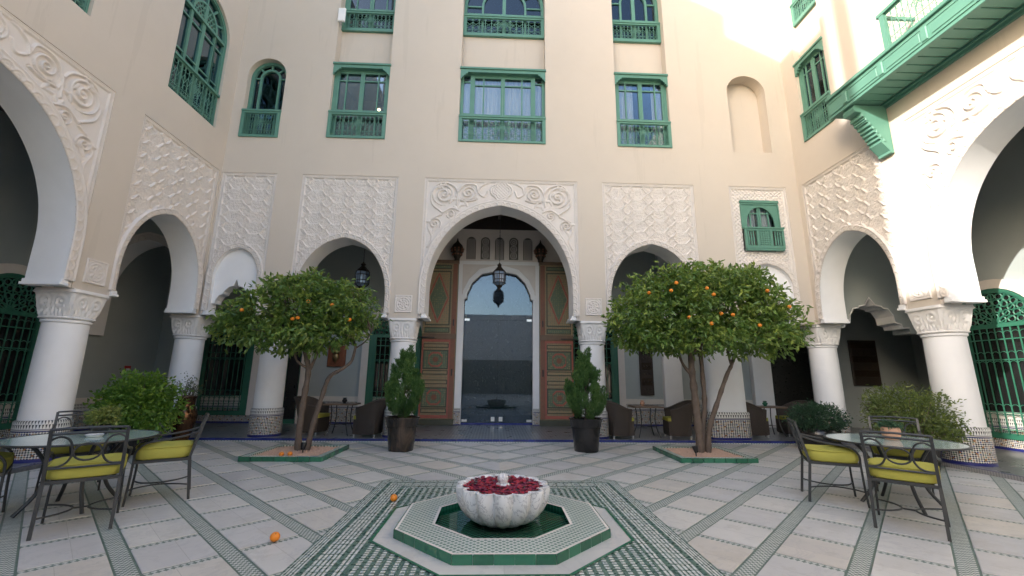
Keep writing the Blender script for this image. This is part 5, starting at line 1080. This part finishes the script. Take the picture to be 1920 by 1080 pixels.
for x, y, s, lb, lp, mat, sd in ((-1.87, 9.15, 1.0, 'slim conifer in the pot left of the entrance', 'bronze-brown bucket pot holding the left conifer', 'pot', 31), (1.90, 9.18, 1.0, 'slim conifer in the pot right of the entrance', 'black bucket pot holding the right conifer', 'darkpot', 32)):
    p = thing('bucket_pot', lp, 'pot', (x, y, 0), group='bucket pots by the entrance'); m = MB(); m.lathe([(.001, .0), (.235, .0), (.245, .01), (.275, .30), (.288, .45), (.302, .455), (.302, .468), (.295, .474), (.303, .485), (.303, .497), (.308, .50), (.335, .62), (.352, .64), (.352, .655), (.335, .66), (.315, .645), (.30, .57)], 40); m.build('body', mat, p, True)
    m = MB(); m.lathe([(.305, .57), (.001, .585)], 24); m.build('soil', 'soil', p)
    RNG = np.random.default_rng(sd); t = thing('conifer', lb, 'shrub', (x, y, .57), group='potted conifers by the entrance'); n = 15000
    # many upright plumes, each a tapering spray
    npl = 58; H = 1.42; pc = []
    for k in range(npl):
        hb = .03+.80*(k/npl)**1.1; pa = k*2.399+RNG.uniform(-.4, .4); R0 = np.interp(hb, [0, .1, .25, .5, .7, .85], [.08, .25, .33, .22, .07, .0])*RNG.uniform(.5, 1.15); L = RNG.uniform(.22, .44)*(1-.3*hb); w_ = RNG.uniform(.055, .10)*(1-.5*hb); pc.append((R0*math.cos(pa), R0*math.sin(pa), hb*H, L, w_, pa))
    pc.append((0, 0, .84*H, .32, .05, 0)); pc.append((.03, 0, .78*H, .26, .06, 1)); pc = np.array(pc); k = RNG.integers(0, len(pc), n); Q = pc[k]; s_ = RNG.random(n); rr = Q[:, 4]*np.sqrt(np.clip(np.sin(PI*np.clip(s_*.92+.08, 0, 1)), 0, 1))*RNG.random(n)**.5; aa = RNG.random(n)*2*PI
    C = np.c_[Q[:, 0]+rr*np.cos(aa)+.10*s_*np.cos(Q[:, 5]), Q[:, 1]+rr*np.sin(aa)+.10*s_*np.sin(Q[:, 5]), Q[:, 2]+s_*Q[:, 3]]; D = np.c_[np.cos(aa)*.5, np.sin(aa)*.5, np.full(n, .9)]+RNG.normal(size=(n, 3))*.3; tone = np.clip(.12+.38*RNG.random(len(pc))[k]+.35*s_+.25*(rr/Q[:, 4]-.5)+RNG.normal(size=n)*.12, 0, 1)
    link('foliage', leaf_mesh('foliage', C, D, RNG.uniform(.04, .085, n), tone, 'leaf_conifer', asp=.2), t); m = MB(); m.tube([(0, 0, 0), (.01, 0, .5), (0, 0, 1.1)], [.026, .018, .006], 7)
    for k in range(12): a = k*2.4; z = .05+.06*k; m.tube([(0, 0, z), (.18*math.cos(a), .18*math.sin(a), z+.22)], [.011, .004], 5)
    m.build('trunk', 'bark', t, True)
def pot(label, loc, prof, mat, soilr, soilz, name='pot'):
    p = thing(name, label, 'pot', loc); m = MB(); m.lathe(prof, 40); m.build('body', mat, p, True); m = MB(); m.lathe([(soilr, soilz), (.001, soilz+.01)], 24); m.build('soil', 'soil', p); return p
# left leafy bush
pot('dark glazed pot under the bright leafy bush by the left columns', (-6.76, 8.65, 0), [(.001, 0), (.22, 0), (.32, .2), (.36, .40), (.38, .42), (.36, .44), (.34, .40)], 'darkpot', .345, .38)
bush('leafy_bush', 'bright green leafy bush between the left columns', 'bush', (-6.76, 8.65, .38), [(0, 0, .50, .62, .55, .42), (-.30, 0, .42, .42, .42, .34), (.36, 0, .50, .44, .42, .40), (.1, -.1, .80, .44, .42, .30), (-.22, 0, .70, .36, .4, .28), (.38, -.1, .25, .40, .4, .24)], 5600, 'leaf_bush', .06, .10, .25, 14, 41)
# tall bronze vase with twiggy plant
v = pot('tall bronze glazed vase by the left corner column', (-6.72, 9.90, 0), [(.001, 0), (.13, 0), (.14, .02), (.15, .10), (.19, .28), (.235, .48), (.24, .58), (.22, .68), (.175, .76), (.165, .80), (.165, .93), (.19, .97), (.185, .985), (.155, .95), (.14, .85)], 'bronzepot', .15, .88, 'vase')
bush('twiggy_plant', 'sparse twiggy plant in the tall bronze vase', 'plant', (-6.72, 9.90, .88), [(-.02, 0, .32, .22, .2, .20), (.10, 0, .25, .22, .18, .16)], 420, 'leaf_twig', .03, .055, .3, 22, 43, cl=6, sp=.04)
# clipped ball shrub and its wide black pot
pot('wide black glazed pot under the clipped ball shrub', (7.05, 9.50, 0), [(.001, 0), (.24, 0), (.33, .08), (.43, .24), (.45, .34), (.42, .44), (.38, .47), (.36, .44), (.36, .40)], 'darkpot', .36, .40)
bush('ball_shrub', 'dark clipped ball shrub in a black pot by the right corner column', 'shrub', (7.05, 9.50, .42), [(0, 0, .22, .56, .56, .34), (-.15, -.1, .26, .42, .42, .30), (.18, -.05, .24, .40, .42, .30)], 6500, 'leaf_ball', .03, .055, .15, 8, 44, cl=7, sp=.03, asp=.55)
pot('dark pot hidden under the airy bush by the right column', (7.42, 7.66, 0), [(.001, 0), (.24, 0), (.32, .2), (.37, .38), (.39, .40), (.36, .42), (.34, .38)], 'darkpot', .345, .37)
bush('airy_bush', 'olive green airy bush beside the sunlit right column', 'bush', (7.42, 7.66, .36), [(0, 0, .52, .66, .55, .34), (-.38, 0, .55, .38, .42, .34), (.42, 0, .55, .38, .4, .36), (.05, -.1, .30, .58, .5, .26), (-.15, 0, .78, .42, .4, .24), (.35, 0, .20, .4, .4, .22)], 6200, 'leaf_olive', .04, .075, .2, 26, 45, sp=.055, asp=.42)
# ------------------------------------------------------------------ iron dining furniture
def arc(c, r, a0, a1, n, ax='xz', y=0.0):
    return [(c[0]+r*math.cos(a0+(a1-a0)*i/n), y, c[1]+r*math.sin(a0+(a1-a0)*i/n)) for i in range(n+1)]
def make_chair():
    """faces +y, rear legs at -y"""
    t = link('dining_chair', None); w = .25
    def yb(z): return -.25-.0*z if z < .45 else -.25-(z-.45)*.24
    for s in (-1, 1):
        m = MB(); m.bar((s*w, -.30, 0), (s*w, -.25, .45), .026, .026); m.bar((s*w, -.25, .44), (s*w, yb(.90), .90), .026, .026); m.build('rear_leg', 'iron', t)
        m = MB(); m.tube(catmull([(s*(w+.01), .25, 0), (s*(w+.005), .235, .25), (s*w, .23, .45), (s*(w+.02), .22, .56), (s*(w+.03), .14, .64), (s*(w+.02), -.05, .67), (s*(w+.01), -.20, .70), (s*w, yb(.74), .74)], 5), .0115, 6); m.build('front_leg_and_arm', 'iron', t, True)
    m = MB()
    for a, b in (((-w, .23, .44), (w, .23, .44)), ((-w, -.25, .44), (w, -.25, .44)), ((-w, -.25, .44), (-w, .23, .44)), ((w, -.25, .44), (w, .23, .44))): m.bar(a, b, .022, .03)
    for k in range(7): x = -w+.05+.4*k/6*1.0; m.bar((x+.0, -.24, .445), (x, .22, .445), .03, .006)
    m.build('seat_frame', 'iron', t)
    for z in (.90, .855): m = MB(); m.tube([(-w, yb(z), z), (-w*.5, yb(z)-.012, z+.006), (0, yb(z)-.016, z+.008), (w*.5, yb(z)-.012, z+.006), (w, yb(z), z)], .012, 6); m.build('back_rail', 'iron', t, True)
    m = MB(); m.tube([(-w, yb(.56), .56), (0, yb(.56)-.012, .56), (w, yb(.56), .56)], .010, 6); m.build('lower_rail', 'iron', t, True)
    m = MB(); cz = .69
    m.tube([(.075*math.cos(2*PI*i/18)*1.25, yb(cz+.075*math.sin(2*PI*i/18)), cz+.075*math.sin(2*PI*i/18)) for i in range(18)], .0095, 5, True)
    for s in (-1, 1):
        pts = [(s*w, .80), (s*.19, .835), (s*.125, .80), (s*.098, .69), (s*.125, .61), (s*.18, .575), (s*w, .57)]; m.tube([(x, yb(z), z) for x, z in catmull(pts, 5)], .0095, 5)
    m.build('back_scroll', 'iron', t, True)
    m = MB()
    for s in (-1, 1): m.tube(catmull([(s*w, -.28, .16), (s*.12, -.16, .155), (s*.05, 0, .155), (s*.12, .16, .155), (s*(w+.005), .235, .16)], 6), .0085, 5)
    m.tube([(-.05, 0, .155), (.05, 0, .155)], .0085, 5); m.build('stretcher', 'iron', t, True)
    # cushion: rounded slab
    m = MB(); n = 28; rows = []
    for z, e in ((.452, .03), (.462, .004), (.495, -.010), (.550, -.010), (.582, .004), (.593, .03), (.600, .10), (.603, .22)):
        row = []
        for k in range(n):
            a = 2*PI*k/n; c, q = math.cos(a), math.sin(a); p = (abs(c)**5+abs(q)**5)**(-1/5); row.append((c*p*(.255-e), q*p*(.245-e)-.01, z+.006*math.sin(3*a)*(z > .57)))
        rows.append(row)
    V = [v for r in rows for v in r]; Fs = [(i*n+k, i*n+(k+1) % n, (i+1)*n+(k+1) % n, (i+1)*n+k) for i in range(len(rows)-1) for k in range(n)]+[tuple((len(rows)-1)*n+k for k in range(n)), tuple(range(n))[::-1]]; m.add(V, Fs); cu = m.build('seat_cushion', 'lime', t, True)
    m = MB(); m.tube([(math.cos(2*PI*k/n)*(abs(math.cos(2*PI*k/n))**5+abs(math.sin(2*PI*k/n))**5)**(-.2)*.262, math.sin(2*PI*k/n)*(abs(math.cos(2*PI*k/n))**5+abs(math.sin(2*PI*k/n))**5)**(-.2)*.252-.01, .580) for k in range(n)], .0055, 5, True); m.build('piping', 'lime', cu, True)
    return t
proto = make_chair(); first = [True]
def put_chair(x, y, fx, fy, label, group):
    c = proto if first[0] else copy_tree(proto); first[0] = False
    c.location = (x, y, .0065); c.rotation_euler = (0, 0, math.atan2(-fx, fy)); c.scale = (1.06, 1.06, 1.04); tag(c, label, 'chair', group); return c
GL, GR = 'iron chairs round the left glass table', 'iron chairs round the right glass table'
LT = (-4.66, 5.28); RT = (4.95, 5.40)
put_chair(-4.04, 4.70, -.58, .80, 'lime cushioned iron chair with its back to the camera at the left table', GL)
put_chair(-4.02, 5.66, -.80, -.52, 'lime cushioned iron chair seen side on, right of the left table', GL)
put_chair(-5.36, 6.02, .62, -.72, 'iron chair on the far side of the left table near the column', GL)
put_chair(-5.18, 4.72, .70, .62, 'lime cushioned iron chair cut off by the left edge of the picture', GL)
put_chair(4.30, 4.62, .72, .70, 'lime cushioned iron chair with its back to the camera at the right table', GR)
put_chair(4.30, 5.62, .82, -.42, 'lime cushioned iron chair seen side on, left of the right table', GR)
put_chair(5.58, 6.02, -.66, -.72, 'iron chair on the far side of the right table before the airy bush', GR)
def glass_table(x, y, label, rz):
    t = thing('glass_table', label, 'table', (x, y, .0065), rz, 'round glass dining tables'); r = .68; n = 56
    m = MB(); m.lathe([(.001, .728), (r-.012, .728), (r-.012, .738), (.001, .738)], n); m.build('glass_top', 'tglass', t)
    m = MB(); m.lathe([(r-.010, .720), (r+.012, .720), (r+.016, .730), (r+.012, .741), (r-.006, .741), (r-.010, .7385)], n); m.build('rim', 'iron', t, True)
    for k in range(4):
        a = PI/4+k*PI/2; c, s = math.cos(a), math.sin(a); m = MB(); m.tube([(q*c, q*s, z) for q, z in catmull([(.44, .72), (.34, .62), (.24, .42), (.28, .20), (.42, .0)], 6)], .019, 7); m.build('leg', 'iron', t, True)
    m = MB(); m.tube([(.245*math.cos(2*PI*i/20), .245*math.sin(2*PI*i/20), .38) for i in range(20)], .012, 6, True); m.build('leg_ring', 'iron', t, True); return t
glass_table(*LT, 'round frosted glass table on the left with a fern pot', .2); glass_table(*RT, 'round frosted glass table on the right with a peach pot', .5)
ZT_ = .7475
p = pot('peach clay pot on the right glass table', (RT[0]+.05, RT[1]+.05, ZT_), [(.001, 0), (.07, 0), (.085, .02), (.10, .08), (.098, .12), (.088, .15), (.08, .148), (.085, .11)], 'terracotta', .085, .13, 'clay_pot')
bush('pot_plant', 'low green herb in the peach clay pot', 'plant', (RT[0]+.05, RT[1]+.05, ZT_+.135), [(0, 0, .03, .115, .11, .04)], 620, 'leaf_ball', .02, .04, .3, 4, 51, cl=5, sp=.012)
def ashtray(x, y, label):
    t = thing('ashtray', label, 'ashtray', (x, y, ZT_)); m = MB(); m.lathe([(.001, .005), (.05, .005), (.065, .0), (.085, .022), (.08, .026), (.05, .012), (.001, .012)], 20); m.build('dish', 'plasticwhite', t, True); m = MB(); m.lathe([(.081, .023), (.0855, .0255), (.083, .028)], 20); m.build('rim', 'bluetile', t, True)
ashtray(RT[0]-.20, RT[1]+.12, 'white ashtray left of the peach pot on the right table'); ashtray(LT[0]+.10, LT[1]+.02, 'white and blue ashtray on the left glass table')
pot('small black pot on the left glass table', (LT[0]-.0, LT[1]+.20, ZT_), [(.001, 0), (.06, 0), (.075, .05), (.085, .11), (.078, .115), (.07, .09)], 'darkpot', .07, .095, 'clay_pot')
bush('pot_plant', 'pale green fern in the small black pot on the left table', 'plant', (LT[0], LT[1]+.20, ZT_+.10), [(0, 0, .10, .15, .14, .075), (.04, 0, .14, .10, .1, .05)], 900, 'leaf_olive', .03, .06, .45, 6, 52, cl=6, sp=.018)
# ------------------------------------------------------------------ wicker armchairs
def make_wicker():
    """barrel armchair facing +y"""
    t = link('wicker_armchair', None); n = 40
    def shell(off):
        rows = []
        for j in range(9):
            f = j/8; row = []
            for k in range(n+1):
                a = math.radians(-215+250*k/n)                                # open to +y
                aa = math.radians(-90); d = abs(a-aa)/math.radians(125); top = .86-.20*smooth(.25, 1.0, d)
                z = .07+(top-.07)*f; r = .27+.06*f+.05*f*f*(1-d)+off; p = (abs(math.cos(a))**3.2+abs(math.sin(a))**3.2)**(-1/3.2); row.append((r*p*math.cos(a)*1.03, r*p*math.sin(a)-.10*f*f*(1-d), z))
            rows.append(row)
        return rows
    o, i = shell(0), shell(-.035); V = [v for r in o for v in r]; L = n+1; m = MB(); uv = [(k*.05, r_[2]) for row in o for k, r_ in enumerate(row)]
    m.add(V, [(j*L+k, j*L+k+1, (j+1)*L+k+1, (j+1)*L+k) for j in range(8) for k in range(n)], uv)
    V2 = [v for r in i for v in r]; m.add(V2, [(j*L+k, (j+1)*L+k, (j+1)*L+k+1, j*L+k+1) for j in range(8) for k in range(n)], uv); m.build('woven_shell', 'wicker', t, True)
    m = MB(); m.tube([((a[0]+b[0])/2, (a[1]+b[1])/2, a[2]) for a, b in zip(o[-1], i[-1])], .030, 8)
    for e in (0, n): m.tube([((o[j][e][0]+i[j][e][0])/2, (o[j][e][1]+i[j][e][1])/2, o[j][e][2]) for j in range(9)], .024, 8)
    m.build('rolled_edge', 'wicker', t, True); m = MB(); m.box(-.27, .27, -.25, .27, .08, .40); m.box(-.26, .26, -.24, .26, .06, .079); m.build('seat_base', 'wicker', t)
    m = MB(); m.cbox(-.25, .25, -.22, .28, .402, .48, .02); m.build('seat_cushion', 'lime', t)
    for sx in (-1, 1):
        for sy in (-1, 1): q = MB(); q.lathe([(.018, 0), (.018, .04), (.024, .07)], 8, (sx*.25, sy*.24, 0)); q.build('foot', 'silver', t, True)
    return t
wpro = make_wicker(); wf = [True]
def put_wicker(x, y, fx, fy, label):
    c = wpro if wf[0] else copy_tree(wpro); wf[0] = False; c.location = (x, y, .07); c.rotation_euler = (0, 0, math.atan2(-fx, fy)); tag(c, label, 'armchair', 'wicker armchairs in the arcade')
put_wicker(-2.98, 10.72, -1, .10, 'brown wicker armchair beside the left conifer pot'); put_wicker(-4.42, 11.05, 1, -.15, 'brown wicker armchair behind the left orange tree trunks')
put_wicker(3.05, 10.78, 1, .12, 'brown wicker armchair beside the right conifer pot'); put_wicker(4.50, 10.80, -1, .12, 'brown wicker armchair behind the right orange tree trunks')
put_wicker(6.52, 11.05, 1, .1, 'brown wicker armchair just right of the broad white pier'); put_wicker(7.75, 11.3, -1, .1, 'dark wicker armchair behind the clipped ball shrub'); put_wicker(9.05, 9.75, .55, -.8, 'brown wicker armchair behind the airy bush')
def cafe_table(x, y, label):
    t = thing('cafe_table', label, 'table', (x, y, .07), 0, 'cafe tables in the arcade'); m = MB(); m.cbox(-.36, .36, -.30, .30, .70, .735, .006); m.build('top', 'tabletop', t)
    for sx in (-1, 1):
        for sy in (-1, 1): q = MB(); q.tube(catmull([(sx*.20, sy*.18, .70), (sx*.17, sy*.16, .45), (sx*.20, sy*.18, .2), (sx*.27, sy*.24, 0)], 5), .013, 6); q.build('leg', 'iron', t, True)
    q = MB(); q.bar((-.18, -.17, .25), (.18, .17, .25), .015); q.bar((-.18, .17, .25), (.18, -.17, .25), .015); q.build('brace', 'iron', t)
def lidded(x, y, mat, label):
    t = thing('incense_bowl', label, 'bowl', (x, y, .806)); m = MB(); m.lathe([(.001, 0), (.045, 0), (.03, .015), (.06, .05), (.062, .075), (.05, .09)], 14); m.build('bowl', mat, t, True); m = MB(); m.lathe([(.05, .09), (.035, .11), (.055, .125), (.03, .135), (.001, .135)], 14); m.build('rim', mat, t, True)
cafe_table(-3.72, 10.95, 'brown cafe table between the two left wicker armchairs'); lidded(-3.66, 10.92, 'black', 'small black bowl on the left cafe table')
cafe_table(3.78, 10.95, 'brown cafe table between the two wicker armchairs right of the entrance'); lidded(3.70, 10.92, 'terracotta', 'small peach bowl on the cafe table right of the entrance')
cafe_table(7.13, 11.3, 'brown cafe table beyond the broad white pier'); lidded(7.05, 11.25, 'greentile', 'small green bowl on the cafe table beyond the broad pier')
# ------------------------------------------------------------------ things on the gallery walls
t = thing('wall_plaque', 'square reddish wooden plaque with a brass ewer in the left gallery', 'plaque', (-4.83, 13.37, 2.05)); m = MB(); m.cbox(-.27, .27, -.05, 0, -.32, .32, .02); m.build('board', 'redwood', t); m = MB(); m.cbox(-.19, .19, -.062, -.051, -.24, .24, .008); m.build('inset', 'redwood', t)
m = MB(); m.lathe([(.001, -.22), (.03, -.18), (.09, -.08), (.10, 0), (.07, .05), (.12, .10), (.11, .17), (.04, .22), (.001, .24)], 16, (0, -.10, 0)); m.v = [(x, y*.6-.05, z) for x, y, z in m.v]; m.build('brass_ewer', 'brass', t, True)
def hanging(x, y, z0, z1, w, rz, label, mat='carvewood', cells=6):
    t = thing('carved_panel_hanging', label, 'wall panel', (x, y, 0), rz); m = MB(); m.cbox(-w, w, -.04, 0, z0, z1, .01); m.build('board', mat, t); n = cells; h = (z1-z0-.10)/n
    for k in range(n):
        m = MB(); a = z0+.05+h*k; m.cbox(-w+.05, w-.05, -.055, -.041, a+.01, a+h-.01, .008)
        for q in range(3): m.ball((-w*.5+w*.5*q, -.056, a+h/2), .03, 6, 4)
        m.build('carving', 'bronze' if k % 2 else 'carvewood', t)
hanging(4.70, 13.36, .98, 2.50, .21, 0, 'tall dark carved panel on the wall right of the entrance'); hanging(11.75, 13.36, 1.33, 2.76, .45, 0, 'dark carved panel on the wall beyond the scalloped arch')
hanging(10.90, 7.1, 4.3, 5.6, .45, -PI/2, 'framed reddish carving high in the right gallery', 'redwood', 4)
t = thing('fire_sign', 'small red sign on the left gallery wall', 'sign', (-10.16, 12.4, 1.55), PI/2); m = MB(); m.cbox(-.10, .10, -.015, 0, -.12, .12, .004); m.build('plate', 'redsign', t); m = MB(); m.box(-.06, .06, -.018, -.0155, -.03, .05); m.build('symbol', 'plasticwhite', t)
t = thing('antenna_box', 'white plastic antenna box on the upper left window railing', 'antenna', (-4.52, 10.40, 11.45)); m = MB(); m.cbox(-.10, .10, -.04, .02, -.22, .22, .02); m.build('case', 'plasticwhite', t); m = MB(); m.bar((0, -.01, -.22), (0, .03, -.32), .03); m.build('bracket', 'steel', t)
